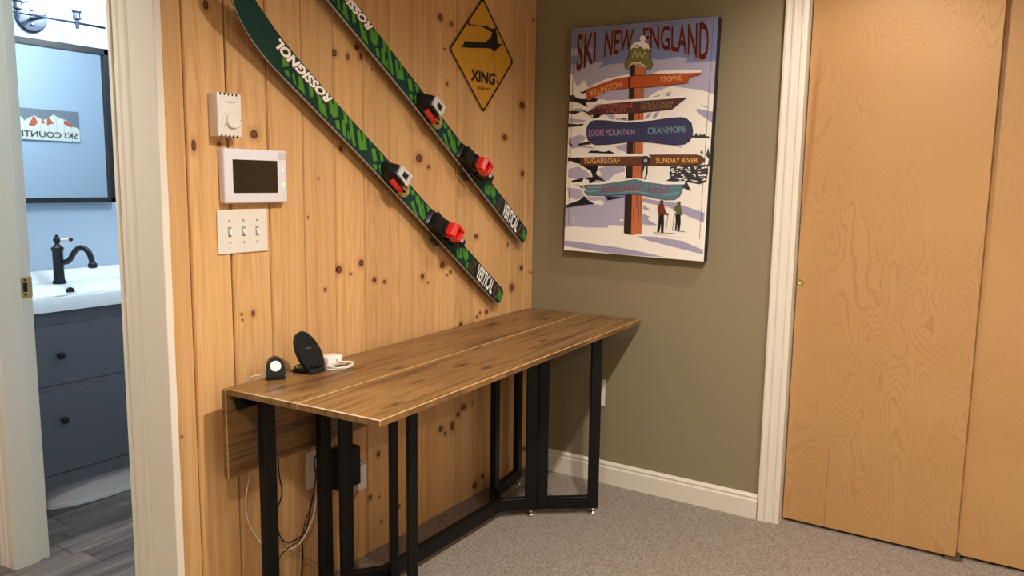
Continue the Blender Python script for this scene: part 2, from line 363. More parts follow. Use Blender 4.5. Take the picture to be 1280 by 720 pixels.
# ------------------------------------------------------------------ drawing data in millimetres
POSTER_SHAPES = [
('sky',[(0,0),(617,0),(617,914),(0,914)]),
('lav',[(2,771),(54,772),(105,777),(153,777),(141,762),(122,747),(176,763),(255,766),(360,774),(406,769),(466,777),(507,771),(497,751),(616,755),(617,304),(0,288)]),
('lav',[(0,836),(40,834),(118,828),(115,821),(72,812),(36,810),(0,805)]),
('snow',[(317,613),(344,622),(369,641),(400,655),(446,668),(503,659),(564,650),(617,632),(617,0),(323,0),(290,553)]),
('lav',[(342,642),(379,661),(451,670),(410,660),(369,644),(338,627)]),
('lav',[(451,668),(503,666),(574,655),(615,635),(613,658),(522,680),(461,677)]),
('shade',[(551,574),(557,581),(576,576),(596,571),(617,569),(617,525),(603,536),(584,548),(566,559)]),
('shade',[(565,597),(599,584),(608,580),(581,586)]),
('shade',[(337,547),(353,563),(372,569),(363,554),(347,545)]),
('shade',[(373,547),(382,564),(404,577),(396,560),(388,547)]),
('shade',[(474,442),(506,440),(497,433)]),
('shade',[(422,633),(428,643),(447,647),(441,630)]),
('dark',[(373,630),(392,633),(396,637),(401,634),(382,629)]),
('tree',[(542,474),(544,481),(549,477),(557,491),(564,479),(571,481),(575,488),(580,479),(591,487),(596,476),(607,478),(613,468),(596,469),(542,472)]),
('tree',[(578,417),(582,427),(590,412),(580,412)]),
('tree',[(601,406),(608,434),(616,408),(617,366),(610,366),(613,391)]),
('tree',[(461,361),(613,371),(613,335),(608,304),(582,295),(532,302),(551,268),(514,280),(499,301),(443,305),(465,316),(457,332)]),
('white',[(493,356),(496,358),(502,358),(504,356),(501,355),(495,355)]),
('white',[(466,340),(470,342),(480,342),(483,340),(479,338),(469,337)]),
('white',[(570,351),(573,353),(580,353),(582,351),(579,350),(572,350)]),
('white',[(485,356),(487,358),(492,358),(494,356),(492,354),(486,354)]),
('white',[(580,320),(584,322),(592,322),(595,321),(591,319),(583,319)]),
('white',[(504,328),(508,330),(516,331),(519,328),(515,326),(507,326)]),
('white',[(586,359),(589,361),(596,361),(598,359),(595,357),(588,357)]),
('white',[(533,353),(535,354),(542,354),(544,353),(541,352),(535,352)]),
('white',[(597,317),(600,319),(607,319),(609,318),(606,316),(599,316)]),
('white',[(590,333),(594,335),(603,335),(606,333),(602,331),(593,331)]),
('white',[(533,340),(536,342),(544,342),(546,340),(543,339),(535,339)]),
('white',[(480,345),(484,346),(493,347),(496,345),(492,344),(483,344)]),
('white',[(467,327),(470,329),(475,329),(477,328),(475,326),(469,325)]),
('white',[(525,344),(529,345),(540,346),(543,344),(538,343),(528,342)]),
('white',[(518,351),(521,353),(529,353),(532,352),(528,350),(521,350)]),
('white',[(514,322),(516,324),(522,324),(523,322),(521,320),(515,320)]),
('white',[(592,358),(594,360),(598,360),(599,358),(597,357),(594,357)]),
('white',[(573,330),(575,332),(580,332),(582,330),(580,329),(575,329)]),
('white',[(488,337),(489,339),(493,339),(495,337),(493,335),(489,335)]),
('white',[(590,313),(594,315),(602,315),(605,313),(601,310),(593,310)]),
('white',[(458,346),(462,348),(473,348),(476,346),(471,344),(461,343)]),
('white',[(521,311),(524,314),(531,314),(534,312),(531,309),(523,309)]),
('white',[(502,352),(504,353),(511,353),(513,352),(510,350),(504,350)]),
('white',[(518,310),(520,312),(526,312),(528,311),(526,309),(520,309)]),
('white',[(463,352),(467,354),(475,354),(478,352),(474,351),(465,350)]),
('white',[(498,357),(502,358),(512,359),(515,357),(511,355),(501,355)]),
('white',[(491,359),(492,360),(496,360),(498,359),(496,357),(492,357)]),
('white',[(560,355),(561,357),(565,357),(566,355),(565,353),(561,353)]),
('white',[(500,308),(502,310),(506,310),(507,308),(506,306),(501,306)]),
('white',[(570,341),(574,343),(584,343),(587,342),(582,340),(572,339)]),
('white',[(497,340),(499,341),(503,342),(504,340),(502,338),(498,338)]),
('white',[(495,314),(499,316),(508,316),(511,314),(507,312),(498,312)]),
('white',[(464,348),(466,349),(472,349),(473,348),(471,346),(466,346)]),
('white',[(497,315),(499,316),(503,316),(505,315),(503,314),(498,314)]),
('white',[(592,333),(596,335),(606,335),(609,334),(605,332),(595,332)]),
('white',[(590,329),(593,331),(602,331),(605,329),(601,327),(592,327)]),
('white',[(532,357),(534,360),(539,360),(541,358),(539,355),(534,355)]),
('white',[(593,314),(595,316),(601,316),(603,314),(601,312),(595,312)]),
('white',[(575,329),(579,331),(588,331),(590,329),(586,327),(578,327)]),
('white',[(557,326),(559,329),(565,329),(566,326),(564,324),(559,324)]),
('white',[(595,360),(599,362),(608,362),(611,360),(607,357),(598,357)]),
('white',[(553,360),(557,362),(567,362),(570,361),(566,359),(556,359)]),
('white',[(604,328),(605,330),(609,330),(610,328),(609,327),(605,327)]),
('white',[(551,332),(555,335),(563,335),(566,333),(562,330),(554,330)]),
('white',[(487,362),(491,363),(501,363),(504,362),(500,360),(490,360)]),
('white',[(584,357),(588,359),(597,360),(599,357),(596,355),(587,355)]),
('white',[(481,319),(509,317),(526,313),(493,314)]),
('white',[(543,312),(575,308),(565,303)]),
('snow',[(0,734),(14,731),(22,705),(31,684),(49,689),(65,708),(78,688),(87,675),(84,629),(150,627),(273,619),(275,542),(276,424),(275,302),(269,311),(182,243),(177,209),(153,194),(122,204),(71,211),(1,182),(0,316),(0,406),(0,626)]),
('lav',[(126,648),(272,647),(273,622),(167,622)]),
('lav',[(2,553),(85,544),(62,534),(3,535)]),
('lav',[(181,576),(222,550),(211,540),(275,540),(153,566)]),
('lav',[(0,470),(53,485),(88,475),(60,449),(102,438),(132,428),(55,433),(20,428),(7,438)]),
('lav',[(217,439),(275,449),(274,414),(234,424)]),
('lav',[(6,343),(53,355),(95,334),(114,314),(50,302),(7,306)]),
('lav',[(147,346),(181,357),(266,358),(267,338),(223,327),(196,300),(166,320)]),
('lav',[(116,313),(159,320),(220,326),(191,301),(161,286),(123,291)]),
('lav',[(4,265),(68,261),(89,228),(51,216),(12,225)]),
('lav',[(95,231),(182,232),(192,215),(140,210),(102,217)]),
('lav',[(12,589),(53,594),(78,578),(36,579)]),
('lav',[(177,563),(212,565),(208,542),(188,549)]),
('black',[(0,646),(18,648),(35,634),(61,630),(82,630),(112,633),(135,628),(123,618),(98,618),(77,615),(89,596),(70,603),(51,612),(19,620),(1,622)]),
('black',[(0,583),(26,583),(58,579),(43,574),(24,569),(0,575)]),
('black',[(0,532),(40,528),(76,530),(61,521),(30,518),(0,516)]),
('black',[(46,447),(70,452),(95,458),(109,445),(80,444),(54,440)]),
('black',[(0,459),(17,447),(33,436),(9,440)]),
('black',[(95,411),(108,420),(139,420),(154,417),(175,416),(194,421),(223,408)]),
('black',[(2,394),(25,390),(59,394),(66,364),(31,370),(20,377),(3,375)]),
('black',[(46,663),(59,658),(77,667),(75,655),(57,651)]),
('black',[(240,546),(247,553),(255,548),(262,553),(267,543)]),
('black',[(71,363),(147,361),(143,340),(137,325),(184,296),(142,301),(109,282),(105,300),(81,306),(75,293),(27,286),(23,295),(74,307),(123,313),(113,337),(78,354)]),
('black',[(2,190),(17,198),(44,207),(68,217),(88,234),(102,218),(144,203),(100,198),(59,192),(4,180)]),
('black',[(191,235),(264,234),(245,224),(196,219)]),
('black',[(34,280),(76,275),(83,260),(55,275)]),
('black',[(52,590),(84,580),(111,555),(116,566),(156,567),(139,554),(116,550)]),
('lav',[(0,177),(59,189),(141,200),(200,219),(271,233),(279,84),(206,104),(1,93)]),
('snow',[(0,99),(56,103),(105,102),(202,107),(205,119),(274,120),(276,84),(353,77),(358,0),(0,0)]),
('white',[(253,143),(271,145),(271,138),(257,137)]),
('snow',[(109,215),(140,201),(174,197),(180,212),(160,219),(140,215)]),
('snow',[(170,105),(280,103),(352,96),(409,115),(607,84),(617,0),(213,0),(98,53)]),
('shade',[(0,40),(21,41),(254,29),(357,18),(462,4),(238,0),(0,17)]),
('shade',[(335,81),(411,83),(525,74),(612,45),(614,27),(470,51),(377,67)]),
('shade',[(350,235),(414,226),(493,221),(539,207),(610,187),(609,152),(563,166),(518,183),(461,204),(351,219)]),
('shade',[(353,172),(383,163),(378,149),(420,130),(356,129)]),
('shade',[(354,208),(390,186),(355,190)]),
('shade',[(405,93),(547,86),(411,91)]),
('wood',[(268,758),(331,750),(354,91),(314,83),(275,89)]),
('bark',[(268,758),(291,756),(308,82),(275,89)]),
('bark',[(307,677),(313,600),(316,523),(310,600)]),
('bark',[(319,461),(325,397),(327,332),(321,397)]),
('bark',[(331,254),(337,184),(339,113),(333,183)]),
('bark',[(317,676),(320,590),(320,504),(316,590)]),
('bark',[(320,485),(323,407),(323,330),(320,407)]),
('bark',[(324,291),(327,233),(326,175),(323,233)]),
('bark',[(327,692),(331,618),(332,544),(328,618)]),
('bark',[(335,462),(339,382),(340,301),(336,382)]),
('bark',[(341,285),(345,214),(346,142),(342,214)]),
('bark',[(299,683),(303,608),(304,531),(300,608)]),
('bark',[(304,511),(309,422),(310,331),(305,422)]),
('bark',[(312,244),(316,183),(316,122),(313,183)]),
('black',[(76,669),(174,701),(224,711),(270,715),(333,715),(505,716),(565,715),(561,705),(512,695),(519,689),(511,684),(516,678),(502,675),(341,665),(271,666),(222,663),(176,659),(125,642),(92,625),(82,623)]),
('orange',[(78,667),(174,699),(224,709),(271,713),(333,713),(505,714),(565,714),(560,707),(511,697),(517,689),(509,685),(515,679),(502,677),(341,667),(271,668),(221,665),(177,657),(126,640),(93,624),(84,624)]),
('white',[(78,669),(101,684),(174,709),(270,722),(271,712),(224,708),(175,698)]),
('white',[(359,718),(396,728),(494,728),(562,723),(565,714),(505,714)]),
('bark',[(263,711),(274,712),(273,669),(266,668)]),
('black',[(81,574),(122,602),(151,609),(279,615),(516,625),(455,579),(331,569),(90,564)]),
('maroon',[(82,573),(123,600),(151,607),(279,613),(516,623),(454,581),(331,571),(90,566)]),
('white',[(125,605),(151,615),(279,623),(515,630),(518,623),(279,614),(145,606)]),
('lav',[(82,575),(123,605),(151,611),(129,597)]),
('black',[(85,506),(90,527),(104,541),(120,545),(166,544),(212,538),(267,533),(322,535),(375,539),(428,546),(464,549),(495,550),(517,546),(537,528),(545,498),(544,476),(533,456),(513,446),(476,442),(434,446),(380,452),(327,455),(283,454),(233,449),(188,444),(131,442),(106,450),(93,463),(86,485)]),
('navy',[(87,506),(92,526),(106,539),(120,543),(166,542),(211,536),(267,531),(322,533),(376,537),(428,544),(464,548),(495,548),(516,544),(535,527),(543,498),(542,476),(532,457),(512,447),(476,444),(434,448),(381,454),(326,457),(283,456),(233,451),(188,446),(131,444),(107,451),(95,464),(88,485)]),
('white',[(86,519),(94,539),(117,552),(165,549),(211,544),(267,539),(322,541),(375,545),(427,552),(464,556),(500,556),(526,546),(544,522),(535,529),(516,545),(495,550),(464,549),(428,546),(375,539),(322,535),(267,532),(211,538),(166,543),(120,544),(103,539)]),
('black',[(59,394),(219,399),(383,406),(561,408),(582,404),(599,393),(600,382),(582,371),(558,366),(359,362),(64,358)]),
('brown',[(60,392),(219,397),(384,404),(561,407),(581,402),(598,391),(599,383),(581,373),(558,368),(359,364),(65,360)]),
('white',[(0,400),(60,402),(162,404),(274,409),(346,409),(367,405),(379,392),(352,400),(275,398),(162,395),(60,392),(3,393)]),
('black',[(375,384),(373,376),(368,370),(361,366),(352,366),(344,369),(338,376),(336,383),(337,391),(342,398),(350,401),(359,401),(367,398),(372,392)]),
('tree',[(370,384),(369,378),(365,373),(359,370),(353,370),(346,372),(342,377),(340,383),(341,389),(345,394),(351,397),(358,397),(364,395),(368,390)]),
('lav',[(363,382),(362,379),(360,377),(357,375),(354,375),(351,377),(349,379),(348,382),(348,385),(350,387),(353,389),(357,389),(360,388),(362,385)]),
('tree',[(343,364),(354,362),(345,329),(349,304),(341,299),(340,334)]),
('tree',[(358,364),(366,362),(367,330),(357,304),(352,304),(360,332)]),
('black',[(81,278),(161,284),(251,299),(316,310),(364,299),(444,290),(522,295),(518,282),(516,269),(507,247),(487,232),(448,230),(407,234),(372,241),(331,245),(284,246),(194,236),(139,235),(101,235),(85,250),(93,262),(83,268)]),
('teal',[(82,276),(161,282),(252,297),(316,308),(363,297),(444,289),(522,294),(516,283),(514,270),(505,248),(487,234),(448,231),(408,235),(373,243),(331,247),(284,247),(194,238),(139,237),(101,237),(87,251),(95,262),(84,269)]),
('white',[(81,279),(86,283),(161,292),(251,306),(316,313),(363,307),(443,299),(526,307),(523,294),(444,290),(363,298),(316,309),(251,298),(161,283)]),
('tealL',[(99,271),(180,275),(234,283),(180,270),(106,267)]),
('tealL',[(94,254),(162,259),(138,252),(97,250)]),
('tealL',[(364,287),(445,279),(512,283),(445,276),(370,281)]),
('tealL',[(224,250),(319,264),(401,250),(319,258)]),
('tealL',[(435,251),(502,264),(491,256),(447,246)]),
('black',[(440,223),(439,219),(436,216),(431,216),(427,219),(425,223),(427,227),(430,229),(435,230),(439,227)]),
('rust',[(416,202),(425,217),(440,217),(447,198),(452,183),(462,177),(461,171),(446,172),(422,170),(417,190)]),
('black',[(423,171),(445,172),(447,139),(447,101),(436,101),(434,136),(430,103),(419,102),(423,138)]),
('black',[(403,100),(489,102),(489,100),(403,98)]),
('black',[(461,172),(463,172),(457,105),(455,105)]),
('black',[(465,174),(464,172),(461,170),(458,171),(457,174),(458,177),(461,178),(463,177)]),
('brown',[(512,221),(510,216),(507,213),(502,213),(498,216),(496,220),(497,224),(501,227),(506,227),(510,225)]),
('moss',[(487,203),(497,215),(510,214),(517,195),(522,175),(512,173),(492,176),(485,188)]),
('black',[(492,175),(514,176),(516,143),(513,112),(505,111),(503,144),(501,116),(494,117),(496,150)]),
('black',[(481,115),(535,111),(535,109),(481,113)]),
('black',[(488,181),(490,181),(485,113),(483,113)]),
('white',[(495,184),(494,182),(491,180),(488,181),(487,184),(488,187),(490,188),(493,187)]),
('white',[(520,168),(519,166),(517,165),(515,166),(513,168),(514,170),(517,171),(519,171)]),
('lavL',[(49,138),(47,134),(41,131),(36,133),(33,138),(35,143),(41,145),(46,143)]),
('lavL',[(34,129),(49,129),(49,114),(36,114)]),
('line',[(12,900),(601,904),(601,905),(12,901)]),
('line',[(11,901),(16,102),(18,102),(13,901)]),
('line',[(600,905),(595,85),(597,85),(601,904)])]
POSTER_HAT = [
('black',[(248,748),(246,769),(260,788),(265,822),(281,839),(314,851),(343,837),(356,812),(356,778),(367,753),(361,736),(336,737),(329,748),(308,759),(280,760),(260,735)]),
('olive',[(251,748),(248,768),(263,787),(267,821),(283,837),(314,848),(342,835),(354,811),(353,778),(364,753),(360,738),(337,739),(331,750),(309,761),(279,762),(258,737)]),
('white',[(266,816),(272,830),(282,840),(304,846),(325,844),(343,832),(349,812),(335,817),(327,813),(310,826),(294,819),(283,824)]),
('olive',[(283,831),(299,833),(305,826),(289,825)]),
('white',[(331,854),(329,847),(323,843),(315,843),(308,848),(305,855),(307,862),(313,866),(322,866),(328,861)]),
('cream',[(277,788),(291,809),(299,785),(309,806),(319,781),(330,804),(342,780),(343,774),(330,799),(320,775),(309,800),(299,779),(291,803),(278,782)]),
('cream',[(258,741),(271,760),(279,767),(308,766),(333,752),(342,742),(334,742),(309,759),(281,760)]),
('olive',[(334,745),(339,742),(339,706),(344,666),(338,667),(333,706)])]
POSTER_TEXT = [
('SKI','title',[(28,891),(112,892)],[(29,743),(113,777)],3,'pink'),
('NEW','title',[(155,895),(278,892)],[(152,794),(274,814)],3,'pink'),
('ENGLAND','title',[(319,894),(444,894),(583,895)],[(324,821),(371,814),(457,798),(533,774),(588,752)],3,'pink'),
('KILLINGTON','gold',[(98,664),(233,695)],[(102,640),(236,673)],1,None),
('STOWE','gold',[(400,705),(486,707)],[(402,684),(489,689)],1,None),
('WATERVILLE','salmon',[(129,605),(288,608)],[(132,588),(289,592)],1,None),
('VALLEY','salmon',[(166,587),(264,590)],[(169,571),(262,574)],1,None),
('STRATTON','khaki',[(324,609),(456,613)],[(326,596),(456,599)],1,None),
('MOUNTAIN','khaki',[(324,593),(453,598)],[(326,579),(453,585)],1,None),
('LOON MOUNTAIN','lilac',[(96,508),(302,505)],[(99,477),(303,484)],1,None),
('CRANMORE','aqua',[(357,511),(514,516)],[(360,485),(517,493)],1,None),
('SUGARLOAF','gold',[(81,389),(243,392)],[(83,367),(244,371)],1,None),
('SUNDAY RIVER','gold',[(398,395),(570,396)],[(401,373),(571,377)],1,None),
('BERKSHIRE','plum',[(163,278),(342,288)],[(166,251),(343,261)],1,None),
('EAST','plum',[(373,286),(463,281)],[(376,258),(462,254)],1,None)]
SKI_BARS = [[(1275,36),(1255,37),(1240,20),(1251,9)],[(1237,37),(1214,37),(1205,26),(1195,32),(1162,4),(1198,2)],[(1190,52),(1178,58),(1170,51),(1165,56),(1175,66),(1158,67),(1130,38),(1146,21),(1158,26),(1162,24)],[(1134,20),(1122,31),(1102,10),(1118,5)],[(1128,68),(1109,70),(1088,48),(1096,39),(1065,6),(1084,5),(1114,37),(1107,46)],[(1098,68),(1081,67),(1020,11),(1028,5),(1061,27)],[(1076,27),(1069,29),(1049,10),(1061,9)],[(1043,53),(1041,62),(1032,63),(1012,42),(1006,47),(1023,66),(1009,68),(972,33),(1002,14)],[(987,68),(968,61),(972,56)],[(1391,32),(1374,45),(1358,28),(1373,11)],[(1364,7),(1352,16),(1337,4),(1354,-4)],[(1337,17),(1335,28),(1308,2),(1299,9),(1318,31),(1303,35),(1266,-1),(1318,-1)],[(1382,70),(1376,72),(1347,70),(1350,66)],[(961,49),(946,61),(917,35),(930,22)],[(926,65),(902,64),(892,50),(902,45)],[(928,12),(912,23),(900,10),(911,5)],[(904,28),(893,34),(868,10),(884,11)],[(726,56),(716,66),(696,58),(709,45)],[(693,54),(680,66),(653,48),(605,19),(610,12),(640,17),(659,38),(677,37)],[(703,24),(691,36),(677,26),(662,14),(640,6),(645,2),(686,13)],[(657,59),(649,62),(599,22),(604,19)],[(625,65),(589,66),(592,45),(609,50)],[(382,31),(374,43),(363,31),(358,34),(369,46),(355,53),(328,20),(365,11)],[(349,57),(342,61),(333,52),(328,56),(335,66),(322,70),(296,45),(308,24),(333,35)],[(299,23),(288,32),(278,12),(288,11)],[(34,61),(9,47),(3,19),(24,19),(34,32)]]
SKIER = [(0,112),(25,116),(44,110),(67,110),(74,117),(88,117),(91,102),(98,83),(100,60),(130,62),(128,55),(113,51),(113,44),(99,42),(87,30),(73,23),(64,29),(54,34),(-1,28),(-89,16),(-128,12),(-145,14),(-130,22),(-122,36),(-46,45),(19,52),(26,61),(49,72),(58,89),(62,96),(44,99),(25,102),(0,106)]
PINE_KNOTS = [(1359,1735,7.4399999999999995,10.8),(1307,1374,6.2,13.5),(1384,1381,6.2,6.3),(1501,1413,11.16,10.8),(1815,1678,9.3,9.0),(1872,1674,6.2,9.0),(1913,1709,9.92,7.2),(1936,1683,9.92,10.8),(1982,1648,3.7199999999999998,3),(2343,1875,12.4,10.8),(2407,1863,9.3,8.1),(2367,1769,4.96,3.6),(2383,1646,6.2,7.2),(2904,1614,18.6,13.5),(1682,1308,4.96,7.2),(1739,1294,3.1,3),(1694,1176,3,3.6),(2774,1473,14.879999999999999,10.8),(2914,1328,13.02,10.8),(2221,1370,15.5,13.5),(2275,1341,7.4399999999999995,5.4),(1836,1388,7.4399999999999995,8.1),(1922,1019,9.92,10.8),(1873,987,4.96,3.6),(1984,957,8.68,9.0),(2034,946,7.4399999999999995,5.4),(2239,945,8.68,9.0),(2271,920,4.96,3.6),(2356,976,12.4,10.8),(2407,947,6.2,5.4),(2387,936,4.96,3.6),(2577,1074,11.16,8.1),(2814,1027,11.16,8.1),(2840,841,14.879999999999999,14.4),(2923,919,17.36,10.8),(2986,896,4.96,3.6),(3004,891,4.34,3.6),(2475,733,9.3,7.2),(2584,749,6.2,5.4),(2606,763,5.58,5.4),(2652,760,9.3,8.1),(1440,912,3.7199999999999998,3.6),(1480,909,5.58,8.1),(1442,895,3,3),(1821,1006,9.92,10.8),(1759,948,4.96,5.4),(2494,394,14.879999999999999,10.8),(2460,373,11.16,9.0),(2426,336,13.64,16.2),(2349,342,12.4,10.8),(2377,316,7.4399999999999995,7.2),(1996,343,8.68,9.0),(1953,199,7.4399999999999995,8.1),(1998,186,3.7199999999999998,3.6),(2104,114,6.2,7.2),(2149,131,6.2,7.2),(2633,63,11.16,8.1),(2578,39,11.16,10.8),(2961,89,11.16,9.0),(2566,397,9.3,8.1),(1237,610,3,3),(1224,1449,3.7199999999999998,5.4),(2986,1977,7.4399999999999995,7.2),(2009,91,4.96,5.4)]
TOP_KNOTS = [(1661,1375),(1448,1276),(1913,1313),(1721,1450),(1751,1526),(2068,1650),(2124,1503),(1893,1394),(2913,1406),(2366,1387),(2449,1345),(1912,1316),(2441,1477),(2530,1714),(2758,1611),(1556,1614),(1395,1627),(1658,1620)]

# ------------------------------------------------------------------ shared materials
M_white = paint('white_trim_paint', srgb(226, 216, 200), 0.38, coat=0.15, scale=12, tex=0.02)
M_olive = paint('olive_wall_paint', srgb(140, 127, 98), 0.75, scale=220, tex=0.035, bump=0.12)
M_ceil = paint('ceiling_paint', srgb(225, 220, 208), 0.9, scale=150, tex=0.02, bump=0.2)
M_hall = paint('hall_wall_paint', srgb(196, 186, 164), 0.8, scale=150, tex=0.02)
M_blue = paint('pale_blue_wall_paint', srgb(172, 190, 208), 0.7, scale=160, tex=0.02, bump=0.08)
M_black = paint('black_powder_coat', (0.004, 0.0042, 0.0045), 0.45, scale=300, tex=0.2, bump=0.05, spec=0.25)
M_chrome = paint('chrome', (0.75, 0.74, 0.72), 0.18, 1.0)
M_brass = paint('aged_brass', srgb(186, 156, 98), 0.4, 0.55, tex=0.1)
M_plwhite = paint('white_plastic', srgb(232, 226, 218), 0.35, tex=0.01)
M_plblack = paint('black_plastic', (0.006, 0.006, 0.006), 0.5, tex=0.1, spec=0.3)
M_plblack2 = paint('black_plastic_satin', (0.008, 0.008, 0.008), 0.35, tex=0.1, spec=0.35)
M_dark = paint('dark_void', (0.004, 0.004, 0.004), 0.8)
M_carpet = carpet_mat()

PY, OX = 1.830, 3.012            # pine wall face, olive wall face

# ------------------------------------------------------------------ floors, ceiling, walls
bm = NB(); box(bm, -1.7, 1.19, -2.5, 4.3, -0.08, 0.0); box(bm, 1.19, 3.06, -2.5, 1.84, -0.08, 0.0)
struct(me_obj('floor', bm, M_carpet))
bm = NB(); box(bm, 3.06, 3.75, -2.5, 1.84, -0.08, 0.0); struct(me_obj('floor', bm, M_carpet))
bm = NB(); box(bm, 1.19, 3.35, 1.93, 3.50, -0.09, -0.012)
base = struct(me_obj('floor', bm, paint('plank_underlay', (0.02, 0.018, 0.017), 0.8)))
rnd = random.Random(7); y = 1.932; row = 0
GREYS = [plank_grey('grey_plank_%s' % 'abcdef'[i], i * 2.3 + 1) for i in range(6)]
while y < 3.48:
    x = 1.15 - rnd.uniform(0.0, 0.5); y1 = min(y + 0.118, 3.485)
    while x < 3.3:
        ln = rnd.choice([0.45, 0.6, 0.75, 0.9]); xa = max(x, 1.13); xb = min(x + ln, 3.3)
        if xb - xa > 0.03:
            bm = NB(); box(bm, xa + 0.001, xb - 0.001, y + 0.001, y1 - 0.001, -0.011, 0.002 + rnd.uniform(-0.0006, 0.0006), bev=0.0012)
            me_obj('plank', bm, rnd.choice(GREYS), base)
        x += ln
    y += 0.12; row += 1
bm = NB(); box(bm, -1.7, 3.8, -2.5, 4.3, CEIL, CEIL + 0.08); struct(me_obj('ceiling', bm, M_ceil))
bm = NB(); box(bm, -1.78, -1.7, -2.5, 4.3, 0, CEIL); struct(me_obj('wall_left', bm, M_hall))
bm = NB(); box(bm, -1.78, 3.85, -2.58, -2.5, 0, CEIL); struct(me_obj('wall_front', bm, M_hall))
bm = NB(); box(bm, -1.78, 1.19, 4.3, 4.38, 0, CEIL); struct(me_obj('wall_hall_end', bm, M_hall))
# olive wall with the closet opening beside it
bm = NB(); box(bm, OX, OX + 0.1, 0.72, 1.93, 0, CEIL); box(bm, OX, OX + 0.1, -0.75, 0.72, 2.06, CEIL); box(bm, OX, OX + 0.1, -2.5, -0.75, 0, CEIL)
struct(me_obj('wall_right', bm, M_olive))
bm = NB(); box(bm, 3.70, 3.78, -2.5, 1.95, 0, CEIL); struct(me_obj('wall_closet_back', bm, M_hall))
# pine wall: core, battens behind, planks
bm = NB(); box(bm, 1.215, 3.012, PY + 0.018, 1.93, 0, CEIL)
pw = struct(me_obj('wall_back', bm, M_dark))
SEAMS = [1.192, 1.286, 1.415, 1.551, 1.681, 1.810, 1.941, 2.067, 2.192, 2.318, 2.442, 2.567, 2.692, 2.818, 2.938, 3.012]
for i in range(15):
    xa, xb = SEAMS[i], SEAMS[i + 1]; nm = 'pine_board_' + 'abcdefghijklmno'[i]
    PLANK_MID[nm] = (xa + xb) / 2
    kn = [(a / 1000, l / 1000, ra / 1000, rl / 1000) for a, l, ra, rl in PINE_KNOTS if xa + 0.002 <= a / 1000 < xb + 0.002]
    r2 = random.Random(i * 5 + 1)
    m = pine(nm, kn, i * 1.37 + 0.6, r2.uniform(0.2, 0.85))
    g = 0.0050 if i in (1, 2) else (0.0034 if i in (5, 10) else 0.0024)
    bm = NB()
    # a face board with a small bead rabbet on its left edge: two steps of relief
    prof = [(xa + g / 2, 0.018), (xa + g / 2, 0.006), (xa + g / 2 + 0.003, 0.0008), (xa + g / 2 + 0.005, 0.0), (xb - g / 2 - 0.004, 0.0), (xb - g / 2 - 0.001, 0.003), (xb - g / 2, 0.006), (xb - g / 2, 0.018)]
    extrude_profile(bm, prof, (0, PY, 0.0), (0, PY, CEIL), (1, 0, 0), (0, 1, 0))
    me_obj('plank', bm, m, pw)

# ------------------------------------------------------------------ baseboard on the olive wall
bm = NB()
extrude_profile(bm, [(0, 0), (0.014, 0), (0.014, 0.072), (0.010, 0.078), (0.010, 0.083), (0.012, 0.087), (0.006, 0.096), (0, 0.098)], (OX, 0.785, 0), (OX, PY, 0), (-1, 0, 0), (0, 0, 1))
struct(me_obj('baseboard_right', bm, M_white))

# ------------------------------------------------------------------ closet casing and sliding doors
def casing_prof(w, d):
    return [(0, 0), (0, d * 0.95), (w * 0.10, d), (w * 0.16, d * 0.82), (w * 0.30, d * 0.72), (w * 0.36, d * 0.86), (w * 0.44, d * 0.86), (w * 0.50, d * 0.62), (w * 0.72, d * 0.50), (w * 0.78, d * 0.62), (w * 0.90, d * 0.55), (w, d * 0.35), (w, 0)]
bm = NB()
extrude_profile(bm, casing_prof(0.078, 0.018), (OX, 0.781, 0), (OX, 0.781, 2.12), (0, -1, 0), (-1, 0, 0))
struct(me_obj('trim_1', bm, M_white))
bm = NB(); extrude_profile(bm, casing_prof(0.078, 0.018), (OX, 0.781, 2.135), (OX, -0.8, 2.135), (0, 0, -1), (-1, 0, 0))
struct(me_obj('trim_2', bm, M_white))
bm = NB(); box(bm, OX + 0.001, 3.16, 0.703, 0.72, 0, 2.06); box(bm, OX + 0.001, 3.16, -0.75, 0.703, 2.045, 2.06); struct(me_obj('trim_3', bm, M_white))
M_birchA = birch('birch_plywood_front', 3.3, 1.0, crack=(0.545, 0.33, 0.0014)); M_birchB = birch('birch_plywood_rear', 11.7, 0.5)
bm = NB(); box(bm, 3.052, 3.074, 0.108, 0.698, 0.012, 2.04, bev=0.0012)
d1 = struct(me_obj('door_1', bm, M_birchA))
bm = NB(); box(bm, 3.080, 3.104, -0.74, 0.150, 0.012, 2.04, bev=0.0012)
d2 = struct(me_obj('door_2', bm, M_birchB))
bm = NB()   # recessed round brass pull
MX = Matrix.Translation((3.052, 0.684, 0.937)) @ Matrix.Rotation(-math.pi / 2, 4, 'Y')
lathe(bm, [(0.0125, 0.0), (0.0125, 0.0022), (0.0105, 0.0030), (0.0092, 0.0020), (0.0080, 0.0010), (0.001, 0.0010)], M=MX, seg=24)
o = me_obj('finger_pull', bm, M_brass, d1, smooth=True); o['label'] = 'small round brass finger pull'
bm = NB()
box(bm, 3.048, 3.135, 0.085, 0.150, 0.0005, 0.004); box(bm, 3.046, 3.050, 0.095, 0.140, 0.0005, 0.011); box(bm, 3.0755, 3.0785, 0.095, 0.140, 0.0005, 0.022)
tag(me_obj('door_guide', bm, paint('worn_steel', srgb(130, 118, 100), 0.4, 0.8)), 'small metal floor guide under the overlap of the sliding closet doors', 'door guide')

# ------------------------------------------------------------------ hallway side of the bathroom wall
bm = NB(); box(bm, 1.206, 1.30, PY + 0.02, 1.985, 0, CEIL); box(bm, 1.206, 1.30, 1.985, 2.705, 2.05, CEIL); box(bm, 1.206, 1.30, 2.715, 4.3, 0, CEIL)
struct(me_obj('wall_hall', bm, M_hall))
